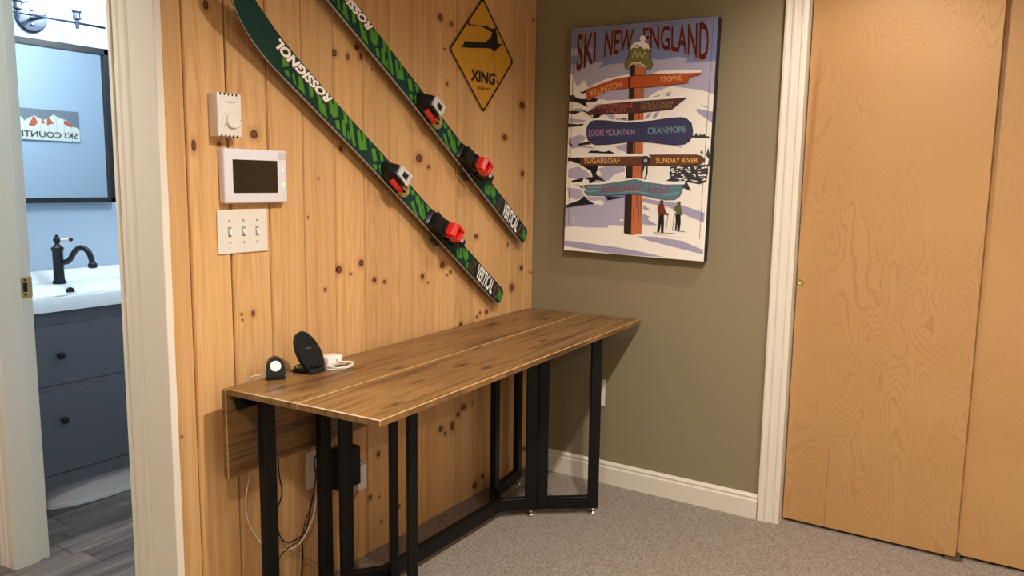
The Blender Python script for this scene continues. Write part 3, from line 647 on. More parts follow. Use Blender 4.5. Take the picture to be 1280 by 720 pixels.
# flat corner board and moulded casing at the right of the doorway
bm = NB(); box(bm, 1.186, 1.207, 1.797, 1.906, 0, CEIL - 0.01, bev=0.0015); struct(me_obj('trim_4', bm, M_white))
bm = NB(); extrude_profile(bm, [(0, 0), (0, 0.020), (0.008, 0.023), (0.020, 0.022), (0.026, 0.017), (0.044, 0.015), (0.052, 0.018), (0.060, 0.014), (0.078, 0.013), (0.086, 0.016), (0.091, 0.012), (0.091, 0)], (1.206, 1.906, 0), (1.206, 1.906, 2.11), (0, 1, 0), (-1, 0, 0)); struct(me_obj('trim_5', bm, M_white))
bm = NB(); extrude_profile(bm, [(0, 0), (0, 0.010), (0.010, 0.014), (0.028, 0.014), (0.034, 0.018), (0.048, 0.018), (0.056, 0.022), (0.074, 0.022), (0.08, 0.018), (0.08, 0)], (1.206, 2.706, 0.001), (1.206, 2.706, 2.11), (0, 1, 0), (-1, 0, 0)); struct(me_obj('trim_6', bm, M_white))
bm = NB(); box(bm, 1.19, 1.206, 1.906, 2.79, 2.06, 2.14, bev=0.002); struct(me_obj('trim_7', bm, M_white))
# jambs with stop, strike plate on the far one
M_jamb = paint('jamb_paint', srgb(222, 218, 202), 0.4, coat=0.1, scale=20, tex=0.02)
bm = NB(); box(bm, 1.188, 1.306, 1.985, 1.997, 0, 2.05); box(bm, 1.188, 1.306, 1.997, 2.703, 2.038, 2.05); struct(me_obj('door_frame', bm, M_jamb))
bm = NB(); box(bm, 1.190, 1.306, 2.703, 2.716, 0.002, 2.05); box(bm, 1.192, 1.268, 2.692, 2.703, 0.002, 2.05, bev=0.001)
jl = struct(me_obj('door_frame', bm, M_jamb))
bm = NB(); box(bm, 1.268, 1.3075, 2.7012, 2.7032, 0.898, 0.966, bev=0.0015); sp = me_obj('strike_plate', bm, M_brass, jl); sp['label'] = 'brass strike plate'
bm = NB(); box(bm, 1.279, 1.292, 2.7004, 2.7022, 0.917, 0.947)
for z in (0.908, 0.956): cyl(bm, (1.285, 2.7002, z), (1.285, 2.7022, z), 0.0035)
me_obj('latch_hole', bm, M_dark, sp)

# ------------------------------------------------------------------ bathroom shell
bm = NB(); box(bm, 1.30, 3.35, 3.48, 3.56, 0, CEIL); struct(me_obj('wall_bathroom_back', bm, M_blue))
bm = NB(); box(bm, 1.3005, 3.35, 1.932, 1.95, 0, CEIL); struct(me_obj('wall_bathroom_front', bm, M_blue))
bm = NB(); box(bm, 3.30, 3.38, 1.95, 3.48, 0, CEIL); struct(me_obj('wall_bathroom_right', bm, M_blue))
bm = NB(); box(bm, 1.3005, 1.312, 2.72, 3.48, 0, CEIL); struct(me_obj('wall_bathroom_left', bm, M_blue))

# vanity cabinet
M_van = paint('slate_grey_paint', srgb(92, 94, 98), 0.5, scale=40, tex=0.02)
VX0, VX1, VY = 1.345, 2.125, 3.0
root = empty('vanity_cabinet', (1.735, 3.24, 0), 'dark grey vanity cabinet with two deep drawers under the white basin', 'cabinet')
parts = []
bm = NB(); box(bm, VX0, VX1, VY + 0.018, 3.478, 0.135, 0.792); box(bm, VX0, VX1, VY, VY + 0.018, 0.742, 0.792); box(bm, VX0, VX1, VY, VY + 0.018, 0.495, 0.512)
box(bm, VX0, VX1, VY, VY + 0.018, 0.118, 0.168); box(bm, VX0, VX0 + 0.03, VY, VY + 0.018, 0.15, 0.75); box(bm, VX1 - 0.03, VX1, VY, VY + 0.018, 0.15, 0.75)
parts.append(me_obj('body', bm, M_van))
for z0, z1, kz in ((0.514, 0.740, 0.627), (0.171, 0.493, 0.379)):
    bm = NB(); box(bm, VX0 + 0.033, VX1 - 0.033, VY - 0.001, VY + 0.017, z0, z1, bev=0.001); dr = me_obj('drawer', bm, M_van); parts.append(dr)
    for kx in (1.527, 1.943):
        bm = NB(); MK = Matrix.Translation((kx, VY - 0.001, kz)) @ Matrix.Rotation(math.pi / 2, 4, 'X')
        lathe(bm, [(0.006, 0.0), (0.006, 0.012), (0.012, 0.018), (0.0145, 0.024), (0.012, 0.030), (0.001, 0.032)], M=MK, seg=20)
        k = me_obj('knob', bm, M_plblack, dr, smooth=True); parts.append(k)
for lx in (VX0 + 0.03, VX1 - 0.03):
    bm = NB(); box(bm, lx - 0.02, lx + 0.02, 3.43, 3.47, 0.002, 0.136); parts.append(me_obj('leg', bm, M_van))
adopt(root, parts)
# white rounded base on the floor beneath it
bm = NB(); n = 40; ring = []
prof = [(1.0, 0.0), (1.0, 0.012), (0.985, 0.018), (0.975, 0.022), (0.96, 0.095), (0.93, 0.105)]
rings = []
for s_, z_ in prof:
    ring = []
    for i in range(n):
        a = 2 * math.pi * i / n; cx = math.copysign(abs(math.cos(a)) ** 0.8, math.cos(a)); cy = math.copysign(abs(math.sin(a)) ** 0.8, math.sin(a))
        ring.append(bm.verts.new((1.735 + cx * 0.275 * s_, 3.225 + cy * 0.19 * s_, 0.003 + z_)))
    rings.append(ring)
for A, B in zip(rings, rings[1:]):
    for i in range(n): bm.faces.new((A[i], A[(i + 1) % n], B[(i + 1) % n], B[i]))
bm.faces.new(rings[0][::-1]); bm.faces.new(rings[-1])
tag(auto(me_obj('rounded_tub', bm, M_plwhite)), 'white rounded tub on the plank floor under the grey vanity', 'tub')
# basin
M_cer = paint('white_ceramic', srgb(232, 238, 240), 0.12, coat=0.5, tex=0.005)
root = empty('basin', (1.735, 3.24, 0.79), 'white ceramic basin top with raised back edge', 'basin'); parts = []
bm = NB(); x0, x1, y0, y1 = 1.33, 2.14, 2.985, 3.479
def rr(xa, xb, ya, yb, r, z, n=6):
    out = []
    for cx, cy, a0 in ((xb - r, yb - r, 0), (xa + r, yb - r, 90), (xa + r, ya + r, 180), (xb - r, ya + r, 270)):
        for i in range(n + 1):
            a = math.radians(a0 + 90 * i / n); out.append((cx + r * math.cos(a), cy + r * math.sin(a), z))
    return out
loops = [rr(x0, x1, y0, y1, 0.012, 0.793), rr(x0, x1, y0, y1, 0.012, 0.840), rr(x0 + 0.004, x1 - 0.004, y0 + 0.004, y1 - 0.002, 0.012, 0.846),
         rr(1.42, 2.05, 3.025, 3.305, 0.06, 0.846), rr(1.43, 2.04, 3.035, 3.295, 0.06, 0.838), rr(1.47, 2.00, 3.07, 3.27, 0.05, 0.808), rr(1.52, 1.95, 3.12, 3.24, 0.04, 0.800)]
V = [[bm.verts.new(p) for p in L] for L in loops]
for A, B in zip(V, V[1:]):
    for i in range(len(A)): bm.faces.new((A[i], A[(i + 1) % len(A)], B[(i + 1) % len(A)], B[i]))
bm.faces.new(V[0][::-1]); bm.faces.new(V[-1]); parts.append(auto(me_obj('bowl', bm, M_cer), 50))
bm = NB(); hull(bm, [(x, yy, zz) for x in (x0, x1) for yy, zz in ((3.405, 0.846), (3.44, 0.860), (3.448, 0.894), (3.479, 0.894), (3.479, 0.846))], bev=0.003)
parts.append(me_obj('upstand', bm, M_cer))
bm = NB(); cyl(bm, (1.735, 3.285, 0.822), (1.735, 3.277, 0.820), 0.017, seg=20); o = me_obj('overflow', bm, M_plblack); o['label'] = 'dark round overflow cap'; parts.append(o)
adopt(root, parts)
# faucet
M_orb = paint('oil_rubbed_bronze', (0.022, 0.024, 0.028), 0.33, 0.6)
root = empty('faucet', (1.735, 3.36, 0.847), 'dark bronze single-hole faucet with curved spout on the white basin', 'faucet'); parts = []
bm = NB(); lathe(bm, [(0.026, 0.0), (0.026, 0.010), (0.021, 0.016), (0.020, 0.06), (0.0205, 0.135), (0.024, 0.142), (0.024, 0.150), (0.013, 0.158), (0.008, 0.166), (0.012, 0.172), (0.015, 0.182), (0.012, 0.191), (0.006, 0.196), (0.009, 0.200), (0.001, 0.204)], (1.735, 3.36, 0.847))
parts.append(auto(me_obj('body', bm, M_orb), 50))
bm = NB(); tube(bm, [(1.745, 3.345, 0.935), (1.757, 3.315, 0.945), (1.768, 3.285, 0.985), (1.776, 3.25, 1.0), (1.783, 3.215, 0.985), (1.787, 3.20, 0.95), (1.788, 3.197, 0.935)], 0.0115, 12)
lathe(bm, [(0.012, 0.012), (0.018, 0.006), (0.018, -0.008), (0.013, -0.012)], (1.788, 3.197, 0.93), 18)
parts.append(me_obj('spout', bm, M_orb, smooth=True))
bm = NB(); cyl(bm, (1.738, 3.357, 1.029), (1.768, 3.330, 1.030), 0.0055, 0.007); h1 = me_obj('handle', bm, M_plwhite, smooth=True); h1['label'] = 'white porcelain lever'; parts.append(h1)
bm = NB(); bmesh.ops.create_uvsphere(bm, u_segments=14, v_segments=8, radius=0.0085, matrix=Matrix.Translation((1.774, 3.325, 1.030))); o = me_obj('tip', bm, M_orb, h1, smooth=True); parts.append(o)
adopt(root, parts)
# mirror
t = NT('mirror_glass'); M_mirror = t.done((0.86, 0.93, 0.95), 0.015, 1.0)
root = empty('mirror', (1.73, 3.478, 1.178), 'rectangular wall mirror in a thin black frame over the basin', 'mirror'); parts = []
bm = NB(); box(bm, 1.392, 2.035, 3.462, 3.478, 1.190, 1.833); parts.append(me_obj('glass', bm, M_mirror))
bm = NB()
for a in ((1.38, 2.052, 1.178, 1.200), (1.38, 2.052, 1.818, 1.845), (1.38, 1.398, 1.178, 1.845), (2.030, 2.052, 1.178, 1.845)): box(bm, a[0], a[1], 3.447, 3.4785, a[2], a[3], bev=0.0015)
parts.append(me_obj('frame', bm, paint('black_frame', (0.012, 0.013, 0.018), 0.3)))
adopt(root, parts)
# bathroom wall sign seen in the mirror
root = empty('wall_sign', (2.535, 1.95, 1.503), 'rustic plank ski country sign with red and white mountains, seen in the bathroom mirror', 'sign')
fn = lambda a, b, d: Vector((2.74 - a, 1.962 + d, 1.503 + b))
cols = [srgb(120, 130, 138), srgb(228, 228, 218), srgb(196, 92, 66), srgb(40, 42, 44)]
bm = NB(); box(bm, 2.33, 2.74, 1.9505, 1.962, 1.503, 1.684); pb = me_obj('panel', bm, paint('weathered_grey_board', cols[0], 0.7, tex=0.2, scale=40))
bm = NB()
flat(bm, [(0, 0), (0.41, 0), (0.41, 0.10), (0.372, 0.118), (0.345, 0.135), (0.32, 0.108), (0.29, 0.128), (0.262, 0.142), (0.235, 0.125), (0.205, 0.12), (0.18, 0.135), (0.15, 0.155), (0.12, 0.135), (0.08, 0.128), (0.04, 0.09), (0.012, 0.083), (0, 0.075)], fn, 0.0003, 0)
for p in ([(0.30, 0.085), (0.27, 0.135), (0.262, 0.14), (0.245, 0.10), (0.265, 0.08), (0.285, 0.078)], [(0.195, 0.088), (0.19, 0.13), (0.175, 0.13), (0.152, 0.10), (0.175, 0.095)], [(0.095, 0.12), (0.082, 0.125), (0.035, 0.088), (0.055, 0.085), (0.09, 0.10)], [(0.225, 0.118), (0.215, 0.125), (0.205, 0.10), (0.222, 0.093)]): flat(bm, p, fn, 0.0006, 1)
text_on(bm, 'SKI COUNTRY', [(0.015, 0.050), (0.40, 0.050)], [(0.015, 0.016), (0.40, 0.016)], fn, 0.0009, 2, 0.02)
for k in range(1, 9): flat(bm, [(k * 0.046, 0.0), (k * 0.046 + 0.0012, 0.0), (k * 0.046 + 0.0012, 0.181), (k * 0.046, 0.181)], fn, 0.0010, 3)
pr = me_obj('printed_scene', bm, [paint('sign_white', cols[1], 0.6, tex=0.08), paint('sign_red', cols[2], 0.6, tex=0.1), paint('sign_black', cols[3], 0.6), paint('sign_joint', srgb(120, 125, 125), 0.7)])
adopt(root, [pb, pr])
# vanity light bar
root = empty('vanity_light', (1.745, 3.48, 1.93), 'dark metal bathroom light bar with round backplate above the mirror', 'light'); parts = []
M_lamp = paint('dark_blue_grey_metal', srgb(58, 66, 80), 0.35, 0.7)
bm = NB(); MB_ = Matrix.Translation((1.745, 3.479, 1.932)) @ Matrix.Rotation(math.pi / 2, 4, 'X')
lathe(bm, [(0.062, 0.0), (0.062, 0.010), (0.056, 0.016), (0.001, 0.017)], M=MB_, seg=36); parts.append(auto(me_obj('backplate', bm, M_lamp)))
for dx, dz in ((0, 0.028), (0, -0.030), (0.0, 0.0)):
    bm = NB(); bmesh.ops.create_uvsphere(bm, u_segments=12, v_segments=8, radius=0.008, matrix=Matrix.Translation((1.745 + dx, 3.460, 1.932 + dz))); parts.append(me_obj('screw', bm, M_chrome, smooth=True))
bm = NB(); cyl(bm, (1.745, 3.46, 1.922), (1.745, 3.36, 1.922), 0.007); cyl(bm, (1.50, 3.36, 1.922), (1.99, 3.36, 1.918), 0.0052); parts.append(me_obj('arm', bm, M_lamp, smooth=True))
M_glow = paint('frosted_bulb_shade', (0.9, 0.95, 1.0), 0.4, emit=(0.80, 0.92, 1.0), estr=9)
for sx in (1.64, 1.872):
    bm = NB(); lathe(bm, [(0.007, -0.022), (0.008, -0.004), (0.008, 0.012), (0.016, 0.016), (0.016, 0.022), (0.014, 0.026), (0.014, 0.040), (0.019, 0.046), (0.019, 0.050)], (sx, 3.36, 1.918)); so = auto(me_obj('socket', bm, M_lamp)); parts.append(so)
    bm = NB(); lathe(bm, [(0.012, 0.0505), (0.022, 0.062), (0.032, 0.085), (0.034, 0.105), (0.026, 0.125), (0.008, 0.135)], (sx, 3.36, 1.918)); b_ = me_obj('lamp_bulb', bm, M_glow, so, smooth=True); parts.append(b_)
    bulb((sx, 3.25, 2.02), 5)
adopt(root, parts)
# unseen round ceiling lamp, added to brighten the bathroom
root = empty('bathroom_fill_light', (2.2, 2.6, CEIL), 'unseen round frosted ceiling light added to fill the bathroom', 'light')
bm = NB(); lathe(bm, [(0.15, -0.001), (0.15, -0.02), (0.14, -0.022)], (2.2, 2.6, CEIL)); a = me_obj('rim', bm, M_white)
bm = NB(); lathe(bm, [(0.138, -0.015), (0.12, -0.05), (0.06, -0.068), (0.002, -0.07)], (2.2, 2.6, CEIL)); b_ = me_obj('diffuser', bm, paint('fill_light_opal', (0.9, 0.95, 1), 0.4, emit=(0.8, 0.92, 1.0), estr=3), smooth=True)
adopt(root, [a, b_])
bulb((2.2, 2.6, 2.18), 26, radius=0.12)

# ------------------------------------------------------------------ recessed ceiling cans
def can(x, y, lab, first=[None]):
    if first[0] is None:
        r = empty('recessed_light', (x, y, CEIL), lab, 'light', 'recessed ceiling lights out of view'); first[0] = r
        bm = NB(); lathe(bm, [(0.055, -0.0005), (0.085, -0.0005), (0.085, -0.006), (0.055, -0.010)]); me_obj('ring', bm, M_white, r)
        bm = NB(); lathe(bm, [(0.054, -0.001), (0.054, -0.004), (0.002, -0.005)]); me_obj('lens', bm, paint('can_lens', (1, 0.95, 0.9), 0.4, emit=WARM, estr=12), r)
        return r
    r = first[0].copy(); COL.objects.link(r); r.location = (x, y, CEIL); r['label'] = lab
    for ch in first[0].children:
        c = ch.copy(); COL.objects.link(c); c.parent = r
for cx, cy, cp, cl in CANS: can(cx, cy, cl)

# ------------------------------------------------------------------ unseen floor lamp added behind the camera as front fill
root = empty('fill_lamp', (0.55, -1.75, 0), 'added fill lamp with a white drum shade, unseen behind the viewpoint', 'lamp'); LL = (0.55, -1.75)
bm = NB(); lathe(bm, [(0.14, 0.001), (0.14, 0.015), (0.02, 0.025), (0.012, 0.03)], (LL[0], LL[1], 0)); a = me_obj('base', bm, M_black)
bm = NB(); cyl(bm, (LL[0], LL[1], 0.03), (LL[0], LL[1], 1.22), 0.010); b_ = me_obj('pole', bm, M_black, smooth=True)
bm = NB(); cyl(bm, (LL[0], LL[1], 1.16), (LL[0], LL[1], 1.40), 0.17, 0.14, seg=32, caps=False)
c_ = me_obj('fill_lamp_shade', bm, paint('fill_shade_cloth', (0.9, 0.82, 0.7), 0.8, emit=WARM, estr=0.8), smooth=True)
adopt(root, [a, b_, c_]); bulb((LL[0], LL[1], 1.45), 10, color=WARM, radius=0.10); bulb((LL[0] + 0.1, LL[1] + 0.20, 1.20), 9, color=WARM, radius=0.10)

# ------------------------------------------------------------------ folding table
FLx, FLy = 1.333, 1.216; RZ = math.radians(2.6); TL, TD = 1.655, 0.520
tbl = empty('folding_table', (FLx, FLy, 0), 'brown wood drop-leaf table with black metal gate legs against the pine wall', 'table', rz=RZ)
bpy.context.view_layer.update()
inv = tbl.matrix_world.inverted(); kt = []
for a, b in TOP_KNOTS:
    p = inv @ Vector((a / 1000, b / 1000, 0)); kt.append((p.x, p.y))
rk = random.Random(3)
def kset(y0, y1): return [(y, x, rk.uniform(0.005, 0.009), rk.uniform(0.014, 0.03)) for x, y in kt if y0 < y < y1]
SEAM = 0.262
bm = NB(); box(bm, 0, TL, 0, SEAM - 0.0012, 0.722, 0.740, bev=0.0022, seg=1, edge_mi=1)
M_edge_hilite = paint('painted_edge_highlight', srgb(176, 138, 90), 0.35, tex=0.12, scale=90)  # paler bevel colour paints in the bright highlight along the board edges
o = me_obj('table_leaf', bm, [board_brown('brown_oak_front_leaf', kset(0, SEAM), 2.0), M_edge_hilite], tbl); o['label'] = 'front leaf, raised'
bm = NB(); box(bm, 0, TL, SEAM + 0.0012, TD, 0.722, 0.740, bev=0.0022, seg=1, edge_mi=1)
me_obj('table_top', bm, [board_brown('brown_oak_centre_board', kset(SEAM, TD), 7.0), M_edge_hilite], tbl)
kd = [(0.52, 0.36, .006, .02), (0.66, 0.3, .006, .02), (0.6, 0.12, .007, .02), (0.55, 0.8, .006, .02), (0.62, 1.2, .006, .02)]
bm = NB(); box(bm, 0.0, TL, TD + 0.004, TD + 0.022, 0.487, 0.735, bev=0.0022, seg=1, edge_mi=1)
o = me_obj('table_leaf', bm, [board_brown('brown_oak_hanging_leaf', kd, 5.0, shade=0.9, axis='zx'), M_edge_hilite], tbl); o['label'] = 'back leaf, hanging down'  # same wood as the top, its colour darkened for the shadow it hangs in
for hx in (0.25, TL / 2, TL - 0.25):
    for ya, yb in ((TD - 0.04, TD + 0.004), (SEAM - 0.03, SEAM + 0.03)): bm = NB(); box(bm, hx - 0.02, hx + 0.02, ya, yb, 0.7205, 0.722); me_obj('hinge', bm, M_black, tbl)
TP = []
def bar(name, p0, p1, z0, z1, th=0.025, parent=None, ext=0.0, bev=0.0015):
    a = Vector((p0[0], p0[1], 0)); b = Vector((p1[0], p1[1], 0)); d = (b - a); L = d.length; an = math.atan2(d.y, d.x)
    Mx = Matrix.Translation(((a.x + b.x) / 2, (a.y + b.y) / 2, 0)) @ Matrix.Rotation(an, 4, 'Z')
    bm = NB(); box(bm, -L / 2 - ext, L / 2 + ext, -th / 2, th / 2, z0, z1, bev=bev, M=Mx); o = me_obj(name, bm, M_black); TP.append(o); return o
def post(p, ang, z0=0.025, z1=0.7215, w=0.040, th=0.025):
    Mx = Matrix.Translation((p[0], p[1], 0)) @ Matrix.Rotation(ang, 4, 'Z')
    bm = NB(); box(bm, -w / 2, w / 2, -th / 2, th / 2, z0, z1, bev=0.0018, M=Mx); o = me_obj('leg', bm, M_black); TP.append(o); return o
def glide(p, leg):
    bm = NB(); lathe(bm, [(0.017, 0.0), (0.019, 0.003), (0.017, 0.008), (0.006, 0.012), (0.004, 0.014), (0.004, 0.026)], (p[0], p[1], 0.0005), 18)
    o = me_obj('foot', bm, M_chrome, leg, smooth=True); o['label'] = 'silver levelling foot'; TP.append(o)
def shrink(p, q, k):
    d = Vector((q[0] - p[0], q[1] - p[1])); d.normalize(); return (p[0] + d.x * k, p[1] + d.y * k)
def gate(p, q, gl=(1, 1), w=0.040):
    an = math.atan2(q[1] - p[1], q[0] - p[0])
    for pt, g in ((p, gl[0]), (q, gl[1])):
        lg = post(pt, an, w=w)
        if g: glide(pt, lg)
    a = shrink(p, q, w / 2); b = shrink(q, p, w / 2)
    bar('rail', a, b, 0.025, 0.072); bar('rail', a, b, 0.680, 0.720)
R0, Rf, Rg, Ro, E_, G_ = (2.448, 1.622), (2.537, 1.532), (2.566, 1.499), (2.690, 1.340), (2.542, 1.707), (2.772, 1.745)
L0, Lf, Lg, A_, C_, D_ = (1.792, 1.619), (1.698, 1.692), (1.628, 1.712), (1.402, 1.692), (1.796, 1.585), (1.608, 1.352)
bar('stretcher', L0, R0, 0.025, 0.075); bar('stretcher', L0, R0, 0.675, 0.720)
bar('rail', R0, Rf, 0.025, 0.074, ext=0.010); bar('rail', R0, Rf, 0.676, 0.7205, ext=0.010)
bar('rail', R0, (2.520, 1.690), 0.0255, 0.0735, ext=0.008)
bar('rail', L0, Lf, 0.025, 0.074, ext=0.010); bar('rail', L0, Lf, 0.676, 0.7205, ext=0.010)
lg = post(shrink(Rf, Rg, 0.0), math.atan2(Rg[1] - Rf[1], Rg[0] - Rf[0]), w=0.044); glide(Rf, lg)
lg = post(Lf, 2.5, w=0.042); glide(Lf, lg)
gate(Rg, Ro, (0, 1)); gate(E_, G_, (0, 1)); gate(C_, D_, (0, 1)); gate(Lg, A_, (1, 1), 0.044)
bar('apron_rail', (1.335, 1.726), (1.60, 1.738), 0.678, 0.7205, th=0.014)
adopt(tbl, TP)

# ------------------------------------------------------------------ things on the table
TZ = 0.7402
# watch charging stand
root = empty('watch_charger', (1.462, 1.722, TZ), 'small black watch charging stand with white round puck', 'charger'); parts = []
an = math.radians(-128); MW = Matrix.Translation((1.462, 1.722, TZ)) @ Matrix.Rotation(an + math.pi / 2, 4, 'Z') @ Matrix.Scale(1.22, 4)
bm = NB()
hull(bm, [MW @ Vector(p) for p in [(x * k, y, z) for x in (-0.021, 0.021) for k, y, z in ((1, -0.022, 0), (1, 0.024, 0), (1, -0.022, 0.010), (0.95, 0.024, 0.008))]], bev=0.002)
arc = []
for i in range(13):
    a = math.pi * i / 12; arc.append((0.0205 * math.cos(a), 0.026 + 0.022 * math.sin(a)))
arc = [(0.0205, 0.008)] + arc + [(-0.0205, 0.008)]
prism(bm, arc, lambda a, b, d: MW @ Vector((a, d + b * 0.25, b)), -0.020, 0.004)
parts.append(auto(me_obj('body', bm, M_plblack2)))
bm = NB(); MP = MW @ Matrix.Translation((0, -0.0125, 0.030)) @ Matrix.Rotation(math.radians(90 - 14), 4, 'X')
lathe(bm, [(0.0122, -0.002), (0.0122, 0.0012), (0.011, 0.0022), (0.001, 0.0022)], M=MP, seg=28)
o = me_obj('charging_puck', bm, paint('puck_white', (0.93, 0.93, 0.93), 0.3), smooth=False); o['label'] = 'white round charging puck'; parts.append(o)
adopt(root, parts)
# phone charging stand
root = empty('phone_charger', (1.565, 1.69, TZ), 'black oval wireless phone charging stand tilted back on the table', 'charger'); parts = []
pc = Vector((1.570, 1.664, TZ)); face = math.radians(-86)      # direction the pad faces
MPh = Matrix.Translation(pc) @ Matrix.Rotation(face + math.pi / 2, 4, 'Z')
tilt = Matrix.Translation((0, 0, 0.002)) @ Matrix.Rotation(math.radians(-31), 4, 'X')
def oval(k=1.0, base=True):
    out = []
    for i in range(48):
        a = 2 * math.pi * i / 48; x = 0.0455 * k * math.sin(a); z = 0.064 + 0.068 * k * -math.cos(a)
        out.append((x, max(z, 0.010 if k >= 1 else 0.016)))
    return out
bm = NB(); prism(bm, oval(), lambda a, b, d: MPh @ tilt @ Vector((a, d, b)), 0.0, 0.010); parts.append(auto(me_obj('pad', bm, M_plblack, None), 40))
bm = NB(); prism(bm, oval(0.93), lambda a, b, d: MPh @ tilt @ Vector((a, d, b)), -0.0012, 0.0); parts.append(auto(me_obj('face_plate', bm, paint('black_matte_rubber', (0.006, 0.0055, 0.005), 0.6, spec=0.2)), 40))
bm = NB()
hull(bm, [MPh @ Vector(p) for p in [(x, y, z) for x in (-0.030, 0.030) for y, z in ((0.008, 0), (0.075, 0), (0.070, 0.012), (0.012, 0.018))]], bev=0.002)
hull(bm, [MPh @ Vector(p) for p in [(x, y, z) for x in (-0.028, 0.028) for y, z in ((0.001, 0), (0.02, 0), (0.004, 0.010), (0.012, 0.014))]], bev=0.002)
parts.append(me_obj('foot', bm, M_plblack))
bm = NB(); hull(bm, [MPh @ tilt @ Vector(p) for p in [(x * k, y, z) for x in (-0.024, 0.024) for k, y, z in ((1, -0.001, 0.016), (1, -0.001, 0.028), (0.8, -0.014, 0.018), (0.8, -0.013, 0.022))]], bev=0.0015); parts.append(me_obj('ledge', bm, M_plblack2))
bm = NB(); text_on(bm, 'SAMSUNG', [(-0.011, 0.0790), (0.011, 0.0790)], [(-0.011, 0.0755), (0.011, 0.0755)], lambda a, b, d: MPh @ tilt @ Vector((a, d, b)), -0.0015, 0, 0.01)
parts.append(me_obj('lettering', bm, paint('grey_print', srgb(120, 118, 115), 0.4)))
adopt(root, parts)
# white power adapter and its coiled cable
root = empty('power_adapter', (1.668, 1.705, TZ), 'white power adapter block behind the phone charger', 'adapter')
MA = Matrix.Translation((1.668, 1.716, TZ)) @ Matrix.Rotation(math.radians(-8), 4, 'Z')
bm = NB(); box(bm, -0.028, 0.028, -0.022, 0.022, 0, 0.029, bev=0.005, seg=3, M=MA); a = auto(me_obj('body', bm, M_plwhite))
bm = NB(); box(bm, 0.002, 0.014, -0.030, -0.0221, 0.008, 0.022, bev=0.002, M=MA); b_ = me_obj('plug_tip', bm, M_plwhite)
adopt(root, [a, b_])
cen = Vector((1.654, 1.664, TZ + 0.0025)); pts = []
for i in range(41):
    a = 2 * math.pi * i / 16 + 0.6; r_ = 0.040 + 0.0022 * math.sin(i * 1.3); pts.append(cen + Vector((math.cos(a) * r_ * 1.15, math.sin(a) * r_ * 0.72, 0.0007 * i / 3)))
pts = [Vector((1.677, 1.683, TZ + 0.014)), Vector((1.680, 1.672, TZ + 0.010))] + pts
bm = NB(); tube(bm, pts, 0.0019, 8); tag(me_obj('charging_cable', bm, M_plwhite, smooth=True), 'white cable coiled beside the white adapter', 'cable')

# ------------------------------------------------------------------ cables around and under the table
def cable(pts, r, m, label, cat='cable'):
    bm = NB(); tube(bm, pts, r, 7); return tag(me_obj('cable', bm, m, smooth=True), label, cat)
cable([(1.449, 1.738, TZ + 0.006), (1.436, 1.752, TZ + 0.008), (1.424, 1.772, TZ + 0.004), (1.418, 1.790, TZ - 0.02), (1.424, 1.802, 0.62), (1.431, 1.804, 0.47), (1.415, 1.806, 0.381), (1.423, 1.806, 0.306), (1.461, 1.804, 0.235), (1.500, 1.802, 0.200), (1.528, 1.802, 0.184), (1.575, 1.80, 0.172), (1.612, 1.80, 0.180), (1.657, 1.80, 0.233), (1.680, 1.80, 0.317), (1.683, 1.808, 0.36)], 0.0019, M_plwhite, 'white cable from the watch charger looping down under the table')
cable([(1.482, 1.735, TZ + 0.004), (1.497, 1.738, TZ + 0.010), (1.512, 1.735, TZ + 0.012), (1.530, 1.724, TZ + 0.004)], 0.0016, M_plblack, 'short black cable between the two chargers')
cable([(1.600, 1.752, TZ + 0.006), (1.598, 1.778, TZ + 0.003), (1.59, 1.797, TZ - 0.02), (1.56, 1.803, 0.60), (1.535, 1.803, 0.47), (1.532, 1.80, 0.42), (1.541, 1.80, 0.36), (1.520, 1.80, 0.308), (1.522, 1.80, 0.25), (1.545, 1.80, 0.205), (1.585, 1.80, 0.193), (1.628, 1.80, 0.207), (1.652, 1.80, 0.274), (1.675, 1.80, 0.358), (1.672, 1.80, 0.42), (1.695, 1.815, 0.43)], 0.0022, M_plblack, 'black cable sagging from the charger to the wall outlet')
cable([(1.70, 1.815, 0.40), (1.676, 1.80, 0.375), (1.662, 1.80, 0.30), (1.63, 1.80, 0.24), (1.61, 1.80, 0.19), (1.56, 1.80, 0.178), (1.524, 1.80, 0.160), (1.50, 1.80, 0.10), (1.49, 1.79, 0.01)], 0.0016, M_plblack, 'thin black cable dropping behind the left table leg')
cable([(1.616, 1.802, 0.178), (1.618, 1.802, 0.13), (1.608, 1.80, 0.067), (1.607, 1.79, 0.006)], 0.0020, M_plblack, 'black cable hanging straight down to the carpet')
cable([(1.500, 1.803, 0.25), (1.526, 1.803, 0.222), (1.56, 1.803, 0.175), (1.592, 1.803, 0.145), (1.65, 1.803, 0.10), (1.70, 1.80, 0.061), (1.76, 1.79, 0.02)], 0.0013, paint('grey_cable', srgb(120, 112, 100), 0.5), 'thin grey wire sloping down behind the table legs')

# ------------------------------------------------------------------ outlets and plugs
def outlet(name, Mx, label, w=0.076, h=0.121):
    """plate centred at Mx, local x across, z up, -y out of the wall"""
    root = empty(name, Mx.translation, label, 'outlet')
    bm = NB(); box(bm, -w / 2, w / 2, -0.006, 0.0, -h / 2, h / 2, bev=0.002, seg=2, M=Mx); ps = [me_obj('plate', bm, M_plwhite)]
    for dz in (-0.020, 0.020):
        bm = NB(); box(bm, -0.017, 0.017, -0.008, -0.0055, dz - 0.014, dz + 0.014, bev=0.003, seg=2, M=Mx); s_ = me_obj('socket', bm, M_plwhite); ps.append(s_)
        bm = NB(); box(bm, -0.008, -0.006, -0.0084, -0.0079, dz - 0.004, dz + 0.005, M=Mx); box(bm, 0.006, 0.008, -0.0084, -0.0079, dz - 0.004, dz + 0.005, M=Mx); q = me_obj('slot', bm, M_dark, s_); ps.append(q)
    adopt(root, ps); return root
